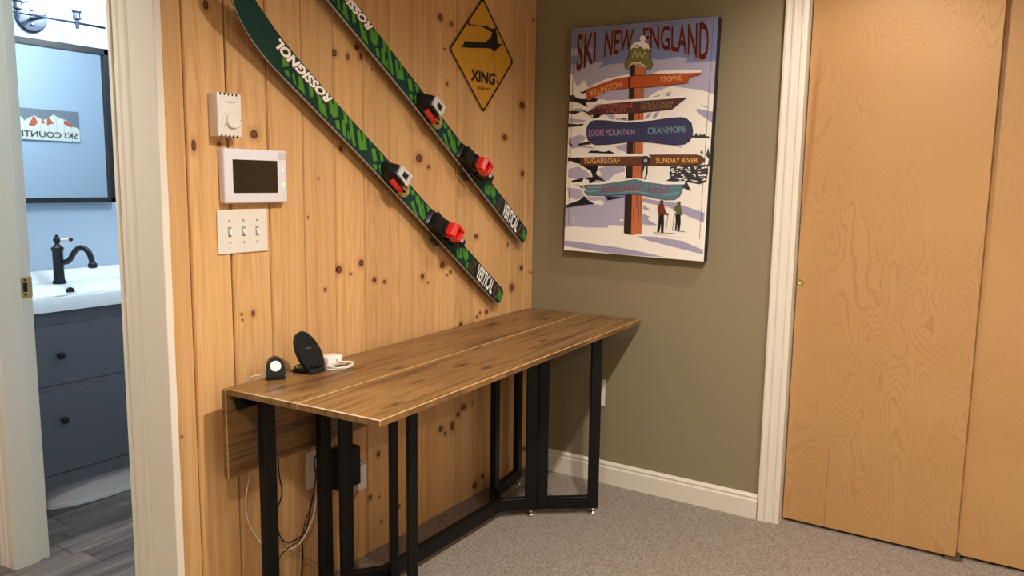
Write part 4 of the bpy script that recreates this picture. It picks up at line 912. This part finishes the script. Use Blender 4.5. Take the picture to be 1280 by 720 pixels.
outlet('wall_outlet', Matrix.Translation((1.722, PY - 0.0005, 0.384)), 'white outlet plate on the pine wall behind the table legs', 0.118, 0.122)
outlet('wall_outlet', Matrix.Translation((OX - 0.0005, 1.489, 0.398)) @ Matrix.Rotation(-math.pi / 2, 4, 'Z'), 'white outlet plate on the olive wall beside the right table leg', 0.070, 0.118)
root = empty('power_brick', (1.79, 1.80, 0.30), 'black power brick plugged in behind the doubled table leg', 'adapter')
bm = NB(); box(bm, 1.748, 1.842, 1.765, 1.8235, 0.300, 0.432, bev=0.006, seg=2); adopt(root, [auto(me_obj('body', bm, M_plblack))])
root = empty('plug_adapter', (1.868, 1.83, 0.26), 'small white plug-in adapter to the right of the black power brick', 'adapter')
bm = NB(); box(bm, 1.848, 1.890, 1.785, 1.8295, 0.266, 0.360, bev=0.003, seg=2); a = me_obj('body', bm, M_plwhite)
bm = NB(); box(bm, 1.8478, 1.8900, 1.7838, 1.7848, 0.352, 0.356); b_ = me_obj('seam', bm, paint('grey_seam', srgb(150, 145, 138), 0.5))
adopt(root, [a, b_])
cable([(1.852, 1.79, 0.272), (1.850, 1.795, 0.255), (1.835, 1.80, 0.238), (1.80, 1.80, 0.225), (1.78, 1.80, 0.18), (1.80, 1.80, 0.14)], 0.0016, M_plblack, 'thin black wire curling under the black power brick')

# ------------------------------------------------------------------ thermostat
fw = lambda y0: (lambda a, b, d: Vector((a, y0 - d, b)))
root = empty('thermostat', (1.392, PY, 1.40), 'white dial thermostat box above the alarm panel', 'thermostat'); ps = []
bm = NB(); box(bm, 1.354, 1.430, 1.791, PY - 0.0005, 1.400, 1.513, bev=0.003, seg=2); ps.append(auto(me_obj('housing', bm, M_plwhite)))
MD = Matrix.Translation((1.399, 1.7912, 1.443)) @ Matrix.Rotation(math.pi / 2, 4, 'X')
bm = NB(); lathe(bm, [(0.0215, 0.0), (0.0212, 0.006), (0.0195, 0.0085), (0.001, 0.0088)], M=MD, seg=40); ps.append(auto(me_obj('dial', bm, M_plwhite)))
for k in range(5):
    for z in (1.509, 1.401):
        bm = NB(); hull(bm, [Vector((1.364 + k * 0.0125 + dx + (z > 1.45) * 0.0, yy, z + dz)) for dx, dz in ((-0.002, -0.0025), (0.002, -0.0025), (0.0025, 0.0035), (-0.0015, 0.0035)) for yy in (1.7902, 1.7925)]); ps.append(me_obj('vent_slot', bm, M_dark))
bm = NB(); text_on(bm, 'Honeywell', [(1.383, 1.4925), (1.409, 1.4925)], [(1.383, 1.4870), (1.409, 1.4870)], fw(1.7910), 0.0003, 0, 0.012)
for k in range(8):
    a = math.radians(-30 + k * 34); cx, cz = 1.399 + 0.0275 * math.cos(a), 1.443 + 0.0275 * math.sin(a)
    flat(bm, [(cx - 0.0011, cz - 0.0011), (cx + 0.0011, cz - 0.0011), (cx + 0.0011, cz + 0.0011), (cx - 0.0011, cz + 0.0011)], fw(1.7910), 0.0003)
ps.append(me_obj('lettering', bm, paint('dark_grey_print', srgb(60, 58, 60), 0.5)))
adopt(root, ps)
# alarm panel
root = empty('alarm_panel', (1.486, PY, 1.22), 'white alarm touch panel with dark screen between thermostat and switches', 'alarm panel'); ps = []
bm = NB(); box(bm, 1.378, 1.594, 1.803, PY - 0.0005, 1.223, 1.371, bev=0.006, seg=3); ps.append(auto(me_obj('housing', bm, paint('panel_white', srgb(226, 220, 224), 0.3, tex=0.01))))
bm = NB(); box(bm, 1.405, 1.557, 1.8022, 1.8035, 1.2515, 1.3415); ps.append(me_obj('screen', bm, paint('dark_screen', srgb(40, 34, 24), 0.15, tex=0.02)))
bm = NB(); box(bm, 1.562, 1.5885, 1.8025, 1.8032, 1.3445, 1.3655); ps.append(me_obj('speaker_grille', bm, paint('grille_lilac', srgb(204, 198, 206), 0.45)))
bm = NB(); flat(bm, [(1.5725, 1.3160), (1.5725, 1.3145), (1.5752, 1.3145), (1.5752, 1.3110), (1.5770, 1.3110), (1.5770, 1.3145), (1.5805, 1.3145), (1.5805, 1.3160), (1.5770, 1.3160), (1.5770, 1.3200), (1.5752, 1.3200), (1.5752, 1.3160)], fw(1.803), 0.0004)
ps.append(me_obj('icon', bm, paint('icon_white', (0.95, 0.97, 1), 0.3, emit=(0.9, 0.95, 1), estr=0.8))); bm = NB(); cyl(bm, (1.481, 1.8028, 1.2365), (1.481, 1.8032, 1.2365), 0.0012); ps.append(me_obj('sensor_hole', bm, paint('dark_grey_print', srgb(60, 58, 60), 0.5)))
bm = NB()
for a in ((1.5725, 1.5815, 1.2695, 1.2708), (1.5725, 1.5815, 1.2772, 1.2785), (1.5725, 1.5738, 1.2695, 1.2785), (1.5802, 1.5815, 1.2695, 1.2785), (1.5758, 1.5782, 1.2722, 1.2755)): box(bm, a[0], a[1], 1.8024, 1.803, a[2], a[3])
o = me_obj('icon', bm, paint('icon_green', (0.3, 0.8, 0.1), 0.3, emit=(0.35, 0.9, 0.15), estr=0.9)); o['label'] = 'green lit button'; ps.append(o)
adopt(root, ps)
# triple switch plate
root = empty('light_switch', (1.451, PY, 1.085), 'white wall plate with three toggle switches below the alarm panel', 'switch'); ps = []
M_pl2 = paint('switch_ivory', srgb(222, 216, 202), 0.35, tex=0.01)
bm = NB(); box(bm, 1.367, 1.535, 1.8245, PY - 0.0003, 1.085, 1.206, bev=0.0025, seg=2); pl = me_obj('plate', bm, M_pl2); ps.append(pl)
for k, up in enumerate((-1, -1, -1)):
    cx = 1.405 + k * 0.0465
    bm = NB(); box(bm, cx - 0.0055, cx + 0.0055, 1.8238, 1.8246, 1.1325, 1.1585); ps.append(me_obj('slot_rim', bm, paint('slot_grey', srgb(150, 146, 138), 0.5), pl))
    bm = NB(); hull(bm, [Vector((cx + x, y_, z_)) for x in (-0.0035, 0.0035) for y_, z_ in ((1.8236, 1.153), (1.8236, 1.141), (1.8160, 1.1405), (1.8160, 1.1365), (1.8236, 1.137))], bev=0.0006); ps.append(me_obj('toggle', bm, M_plwhite))
    for z in (1.1155, 1.1755):
        bm = NB(); cyl(bm, (cx, 1.8236, z), (cx, 1.8246, z), 0.0028, seg=12); ps.append(me_obj('screw', bm, paint('screw_grey', srgb(150, 145, 138), 0.4, 0.5)))
adopt(root, ps)

# ------------------------------------------------------------------ ski crossing sign
root = empty('crossing_sign', (2.607, PY, 1.556), 'yellow diamond ski crossing sign on the pine wall', 'sign'); ps = []
CX, CZ = 2.607, 1.778; fs = lambda a, b, d: Vector((CX + a, 1.8285 - d, CZ + b)); sa = math.radians(1.3)
def diamond(h, r, n=6):
    out = []
    for k in range(4):
        ca = math.pi / 2 * k + sa; c = Vector((math.cos(ca), math.sin(ca))) * (h - r * math.sqrt(2))
        for i in range(n + 1):
            a = ca - math.pi / 4 + math.pi / 2 * i / n; out.append((c.x + r * math.cos(a), c.y + r * math.sin(a)))
    return out
t = NT('aged_yellow_enamel'); v = t.obj(); n1 = t.noise(v, 26, 5, 0.65); n2 = t.noise(v, 110, 3, 0.6)
ycol = t.mix(t.math('MULTIPLY', t.step(n1, 0.56, 0.68), 0.55), srgb(212, 156, 48), srgb(140, 96, 34)); ycol = t.mix(t.math('MULTIPLY', t.step(n2, 0.64, 0.74), 0.6), ycol, srgb(96, 70, 36)); M_yel = t.done(ycol, 0.4)
M_ink = paint('sign_black_enamel', (0.012, 0.011, 0.012), 0.4)
bm = NB(); prism(bm, diamond(0.222, 0.016), fs, 0.0, 0.0022); ps.append(me_obj('plate', bm, M_yel))
bm = NB(); A = diamond(0.2195, 0.015); B = diamond(0.2065, 0.012); n = len(A)
va = [bm.verts.new(fs(*p, 0.0026)) for p in A]; vb = [bm.verts.new(fs(*p, 0.0026)) for p in B]
for i in range(n): bm.faces.new((va[i], va[(i + 1) % n], vb[(i + 1) % n], vb[i]))
ps.append(me_obj('border', bm, M_ink))
mmp = lambda L: [(a / 1000, b / 1000) for a, b in L]
bm = NB(); flat(bm, mmp(SKIER), fs, 0.0027)
for p in ([(-105, 103), (2, 109.5), (2, 106), (-105, 100)], [(-94, 113), (-89, 113), (-89, 90), (-94, 90)], [(-99, 105), (-85, 104.5), (-85, 99), (-99, 98.5)], [(63.5, 20), (65.5, 20), (99, -84), (97, -84)], [(97, -80), (104, -84), (107, -94), (100, -97), (96, -90)]): flat(bm, mmp(p), fs, 0.0028)
ps.append(me_obj('skier_silhouette', bm, M_ink))
bm = NB(); text_on(bm, 'XING', mmp([(-77, -63), (86, -61)]), mmp([(-77, -102), (80, -103)]), fs, 0.0027, 0, 0.045)
text_on(bm, 'SUGAR BAY', mmp([(-40, -119), (48, -119)]), mmp([(-40, -130.5), (47, -130)]), fs, 0.0027, 0, 0.02); ps.append(me_obj('lettering', bm, M_ink))
for p in ((0.0, 0.202), (0.0, -0.202), (0.196, 0.004)): bm = NB(); cyl(bm, fs(p[0], p[1], 0.0022), fs(p[0], p[1], 0.004), 0.0028, seg=10); ps.append(me_obj('nail', bm, M_plblack))
adopt(root, ps)

# ------------------------------------------------------------------ poster canvas
root = empty('poster_canvas', (OX, 1.32, 0.99), 'stretched canvas ski poster with a signpost, on the olive wall', 'picture'); ps = []
PC = Vector((2.972, 1.642, 1.001)); pr_ = math.radians(-0.9)
def fp(a, b, d):
    a -= 0.3085; b -= 0.457; x = a * math.cos(pr_) - b * math.sin(pr_) + 0.3085; z = a * math.sin(pr_) + b * math.cos(pr_) + 0.457
    return Vector((PC.x - d, PC.y - x, PC.z + z))
bm = NB(); prism(bm, [(0, 0), (0.617, 0), (0.617, 0.914), (0, 0.914)], fp, -0.0395, 0.0); ps.append(me_obj('stretcher', bm, paint('canvas_edge', srgb(34, 28, 28), 0.7)))
PAL = dict(sky=(124, 136, 182), lav=(182, 176, 202), lavL=(204, 196, 212), snow=(248, 242, 232), white=(250, 246, 240), shade=(168, 162, 190), dark=(90, 84, 86), tree=(52, 52, 56), black=(18, 14, 14), wood=(202, 112, 66), bark=(46, 24, 22), orange=(188, 84, 38), maroon=(86, 44, 46), navy=(56, 58, 96), brown=(104, 62, 36), teal=(92, 126, 140), tealL=(130, 160, 170), olive=(120, 118, 60), cream=(214, 206, 150), rust=(110, 48, 28), moss=(96, 98, 56), line=(140, 84, 84), title=(78, 16, 14), pink=(190, 150, 152), gold=(238, 184, 110), salmon=(178, 96, 84), khaki=(140, 118, 72), lilac=(168, 140, 180), aqua=(116, 152, 172), plum=(140, 84, 104))
pk = list(PAL); bm = NB(); lay = 0.0002
for col, pts in POSTER_SHAPES:
    flat(bm, [(a / 1000, b / 1000) for a, b in pts], fp, lay, pk.index(col)); lay += 0.000012
for s_, col, top, bot, bold, ol in POSTER_TEXT:
    T_, B_ = mmp(top), mmp(bot)
    if ol: text_on(bm, s_, T_, B_, fp, lay + 0.00002, pk.index(ol), 0.042, horiz=len(T_) > 2)
    text_on(bm, s_, T_, B_, fp, lay + 0.00005, pk.index(col), 0.02 if ol else 0.012, horiz=len(T_) > 2)
lay += 0.00016
for col, pts in POSTER_HAT:
    flat(bm, [(x_ / 1000, y_ / 1000) for x_, y_ in pts], fp, lay, pk.index(col)); lay += 0.000012
ps.append(me_obj('printed_picture', bm, [paint('print_' + k, srgb(*PAL[k]), 0.6, tex=0.03, scale=300) for k in pk]))
adopt(root, ps)

# ------------------------------------------------------------------ skis
TH = math.radians(35.9)
t = NT('ski_top_sheet'); nz = t.noise(t.obj(), 12, 3)
M_top = t.done(t.mix(nz, (0.002, 0.030, 0.024), (0.004, 0.046, 0.034)), 0.3, spec=0.25)
M_grn = paint('ski_green_print', srgb(76, 136, 42), 0.35, spec=0.3); M_side = paint('ski_sidewall', srgb(186, 172, 166), 0.45); M_edge = paint('ski_steel_edge', srgb(60, 54, 52), 0.35, 0.8)
M_swh = paint('ski_white_print', srgb(246, 244, 238), 0.35); M_sred = paint('ski_red_print', srgb(120, 28, 24), 0.35); M_sbk = paint('ski_black_print', (0.01, 0.01, 0.01), 0.3)
M_brd = paint('ski_maroon_print', srgb(96, 42, 34), 0.35)
M_bk = paint('binding_black', (0.005, 0.005, 0.005), 0.35, spec=0.35); M_red = paint('binding_red', srgb(214, 36, 28), 0.3, coat=0.3); M_sil = paint('binding_silver', srgb(216, 216, 214), 0.3, 0.3); M_yl = paint('binding_olive_yellow', srgb(150, 138, 70), 0.4)
def interp(tab, s):
    for (a, x), (b, y_) in zip(tab, tab[1:]):
        if s <= b: return x + (y_ - x) * (s - a) / (b - a)
    return tab[-1][1]
HW = [(0, .018), (.006, .029), (.02, .0345), (.10, .0358), (.40, .0350), (.80, .0345), (1.05, .0355), (1.25, .0385), (1.40, .0430), (1.50, .0440), (1.56, .0410), (1.60, .0355), (1.63, .028), (1.655, .018), (1.668, .006)]
CT = [(0, .0355), (.9, .0355), (1.2, .031), (1.67, .029)]
def rise(s): return 0.0 if s < 1.36 else ((s - 1.36) / 0.30) ** 2 * 0.075
SS = [0, .003, .006, .012, .02, .05, .1] + [i * 0.1 for i in range(2, 13)] + [1.25 + i * 0.02 for i in range(20)] + [1.64, 1.648, 1.655, 1.662, 1.668]
TOPW, BASEW = 0.0, -0.015
def ski(origin, label):
    ox, oz = origin; dx, dz = -math.cos(TH), math.sin(TH); nx, nz_ = math.sin(TH), math.cos(TH); Y0 = 1.785
    def F(s, t_, w):                                   # along, across, height off the top sheet
        return Vector((ox + dx * s + nx * t_, Y0 - (w + rise(s)), oz + dz * s + nz_ * t_))
    root = empty('ski', (ox, PY, oz), label, 'ski', None); ps = []
    bm = NB(); secs = []
    for s in SS:
        h, c = interp(HW, s), interp(CT, s); thin = 0.0115 if s < 1.3 else max(0.005, 0.0115 - (s - 1.3) * 0.025)
        secs.append([bm.verts.new(F(s, c - h + 0.0012, 0)), bm.verts.new(F(s, c + h - 0.0012, 0)), bm.verts.new(F(s, c + h, -0.0012)), bm.verts.new(F(s, c + h, -thin + 0.0035)), bm.verts.new(F(s, c + h, -thin)), bm.verts.new(F(s, c - h, -thin)), bm.verts.new(F(s, c - h, -thin + 0.0035)), bm.verts.new(F(s, c - h, -0.0012))])
    mi = [0, 1, 1, 2, 2, 2, 1, 1]
    for A, B in zip(secs, secs[1:]):
        for i in range(8): bm.faces.new((A[i], A[(i + 1) % 8], B[(i + 1) % 8], B[i])).material_index = mi[i]
    bm.faces.new(secs[0][::-1]).material_index = 2; bm.faces.new(secs[-1]).material_index = 2
    ps.append(auto(me_obj('board', bm, [M_top, M_side, M_edge]), 40))
    ft = lambda a, b, d: F(a, b, d)
    for p in SKI_BARS:
        if p[0] == (1275, 32): continue            # already drawn by its neighbour
        bm = NB(); flat(bm, [(a / 1000, min(max(b / 1000, 0.002), 0.0695)) for a, b in p], ft, 0.0003); ps.append(me_obj('green_stripe', bm, M_grn))
    bm = NB(); text_on(bm, 'ROSSIGNOL', [(1.193, .0375), (1.432, .0335)], [(1.1795, .0635), (1.4224, .0625)], ft, 0.0005, 1, 0.055)
    text_on(bm, 'ROSSIGNOL', [(1.1955, .0400), (1.4345, .0365)], [(1.182, .0650), (1.425, .0645)], ft, 0.0007, 0, 0.05)
    ps.append(me_obj('lettering', bm, [M_swh, M_sred])); bm = NB()
    text_on(bm, 'VERTICAL', [(.2209, .0647), (.0863, .0647)], [(.2136, .0105), (.0804, .0105)], ft, 0.0007, 0, 0.03)
    flat(bm, [(.228, .004), (.228, .068), (.036, .068), (.034, .004)], ft, 0.0004, 2)
    flat(bm, [(.0708, .0590), (.0392, .0595), (.0378, .0146), (.0678, .0151)], ft, 0.0006, 3); flat(bm, [(.0685, .0570), (.0412, .0575), (.0398, .0166), (.0658, .0171)], ft, 0.0007, 2)
    text_on(bm, 'E', [(.064, .050), (.047, .050)], [(.062, .028), (.045, .028)], ft, 0.0009, 4, 0.04)
    for a, b in ((.268, .262), (.256, .250), (.244, .238)): flat(bm, [(a, .010), (a + .002, .040), (b + .002, .042), (b, .008)], ft, 0.0006, 4)
    flat(bm, [(.268, .048), (.262, .060), (.234, .058), (.238, .046)], ft, 0.0006, 4)
    ps.append(me_obj('lettering', bm, [M_swh, M_sred, M_sbk, paint('ski_grey_print', srgb(150, 148, 140), 0.35), M_brd]))
    # toe binding
    def H3(b_, P_, mi_=0, bev=0.002): hull(b_, [F(*p) for p in P_], mi_, bev)
    bm = NB(); H3(bm, [(s, t_, w) for s, t_, w in [(.895, .024, .001), (.895, .048, .001), (.872, .005, .001), (.872, .066, .001), (.800, .004, .001), (.800, .067, .001), (.888, .026, .022), (.888, .046, .022), (.868, .016, .054), (.868, .055, .054), (.815, .010, .058), (.815, .061, .058), (.800, .010, .036), (.800, .061, .036)]], bev=0.004)
    H3(bm, [(s, t_, w) for s in (.880, .78) for t_ in (.006, .064) for w in (.0008, .008)], bev=0.002)
    tb = me_obj('toe_binding', bm, M_bk); ps.append(auto(tb, 30))
    bm = NB()
    for q in ([(.866, .018), (.866, .054), (.848, .054), (.848, .018)], [(.818, .014), (.818, .058), (.805, .058), (.805, .014)], [(.848, .018), (.848, .027), (.818, .024), (.818, .014)], [(.848, .045), (.848, .054), (.818, .058), (.818, .048)]):
        hull(bm, [F(s, t_, w) for s, t_ in q for w in (.054, .0625)], bev=0.0006)
    o = me_obj('silver_plate', bm, M_sil, tb); ps.append(o)
    bm = NB(); H3(bm, [(.856, -.002, .030), (.856, .014, .040), (.788, -.004, .026), (.788, .016, .040), (.850, .002, .016), (.788, .004, .012), (.823, -.006, .034)], bev=0.003); o = me_obj('red_lever', bm, M_red, tb); o['label'] = 'red lever'; ps.append(o)
    bm = NB(); H3(bm, [(.822, .055, .048), (.805, .058, .050), (.805, .070, .040), (.822, .068, .036)], bev=0.001); o = me_obj('red_lever', bm, M_red, tb); ps.append(o)
    bm = NB(); n = 20; va, vb, vc, vd = [], [], [], []
    for i in range(n):
        a = 2 * math.pi * i / n; ca, sn = math.cos(a), math.sin(a)
        va.append(bm.verts.new(F(.768 + .034 * ca, .034 + .030 * sn, .010))); vb.append(bm.verts.new(F(.768 + .026 * ca, .034 + .022 * sn, .014)))
        vc.append(bm.verts.new(F(.768 + .018 * ca, .034 + .015 * sn, .010))); vd.append(bm.verts.new(F(.768 + .034 * ca, .034 + .030 * sn, .0006)))
    for A, B in ((va, vb), (vb, vc), (vd, va)):
        for i in range(n): bm.faces.new((A[i], A[(i + 1) % n], B[(i + 1) % n], B[i]))
    hull(bm, [F(s, t_, w) for s in (.742, .796) for t_ in (.030, .038) for w in (.002, .013)])
    o = me_obj('boot_pad', bm, M_yl); o['label'] = 'olive yellow boot pad'; ps.append(o)
    # heel binding
    H0 = H3
    def H3(b_, P_, mi_=0, bev=0.002): H0(b_, [((.44 + (s_ - .44) * .76) if s_ > .44 else s_, t_, w_ * .88) for s_, t_, w_ in P_], mi_, bev)
    bm = NB(); H3(bm, [(s, t_, w) for s, t_, w in [(.655, .004, .001), (.655, .067, .001), (.430, .008, .001), (.430, .063, .001), (.640, .006, .016), (.640, .065, .016), (.430, .010, .014), (.430, .061, .014)]], bev=0.002)
    H3(bm, [(s, t_, w) for s, t_, w in [(.640, .004, .012), (.640, .060, .012), (.634, .006, .042), (.634, .058, .042), (.560, .006, .046), (.560, .060, .046), (.540, .010, .012), (.540, .062, .012)]], bev=0.003)
    H3(bm, [(s, t_, w) for s, t_, w in [(.580, .008, .014), (.580, .064, .014), (.572, .012, .055), (.572, .060, .055), (.520, .008, .050), (.520, .064, .050), (.505, .010, .014), (.505, .062, .014)]], bev=0.005)
    hb = me_obj('heel_binding', bm, M_bk); ps.append(auto(hb, 30))
    bm = NB()
    H3(bm, [(.560, .012, .052), (.560, .058, .052), (.552, .008, .080), (.552, .060, .080), (.528, .010, .092), (.528, .058, .092), (.520, .012, .050), (.520, .056, .050)], bev=0.003)
    H3(bm, [(.540, .006, .050), (.540, .016, .050), (.480, .008, .052), (.480, .018, .052), (.530, .004, .086), (.530, .014, .088), (.478, .012, .090), (.478, .020, .090)], bev=0.003)
    H3(bm, [(.540, .052, .050), (.540, .064, .050), (.480, .050, .052), (.480, .060, .052), (.530, .054, .088), (.530, .066, .086), (.478, .048, .094), (.478, .058, .092)], bev=0.003)
    H3(bm, [(.496, .010, .048), (.496, .060, .048), (.470, .014, .056), (.470, .054, .056), (.474, .016, .088), (.474, .054, .088), (.492, .014, .084), (.492, .056, .084)], bev=0.003)
    o = me_obj('red_lever', bm, M_red, hb); o['label'] = 'red heel lever'; ps.append(o)
    bm = NB(); H3(bm, [(.490, .014, .014), (.490, .060, .014), (.480, .016, .050), (.480, .058, .050), (.405, .026, .056), (.405, .056, .056), (.398, .030, .040), (.398, .052, .040), (.430, .022, .010), (.430, .056, .010)], bev=0.004); o = auto(me_obj('tail_arm', bm, M_bk, hb), 30); ps.append(o)
    bm = NB(); H3(bm, [(.448, .034, .0555), (.448, .050, .0555), (.424, .036, .0580), (.424, .050, .0580), (.448, .034, .052), (.424, .036, .052)], bev=0.0008); o = me_obj('silver_tab', bm, M_sil, hb); ps.append(o)
    H3 = H0
    bm = NB(); tube(bm, [F(.57, -.002, .012), F(.55, -.008, .004), F(.53, -.010, -.006), F(.505, -.011, -.016)], .0025, 8); tube(bm, [F(.57, .073, .012), F(.55, .079, .004), F(.53, .081, -.006), F(.505, .082, -.016)], .0025, 8)
    H3(bm, [(s, t_, w) for s in (.515, .475) for t_ in (-.016, -.006) for w in (-.004, -.022)], bev=0.002); H3(bm, [(s, t_, w) for s in (.515, .475) for t_ in (.077, .087) for w in (-.004, -.022)], bev=0.002)
    o = me_obj('brake_arm', bm, M_bk, hb); ps.append(o)
    # wall pegs behind the board
    for s in (.30, 1.10): bm = NB(); cyl(bm, F(s, .036, -.0110), F(s, .036, -.0448), .008, seg=12); ps.append(me_obj('wall_peg', bm, M_bk))
    adopt(root, ps); return root
ski((2.676, 0.788), 'lower green ski on the pine wall, its curved tip left of the other')
ski((2.857, 1.027), 'upper green ski on the pine wall, nearest the diamond sign')
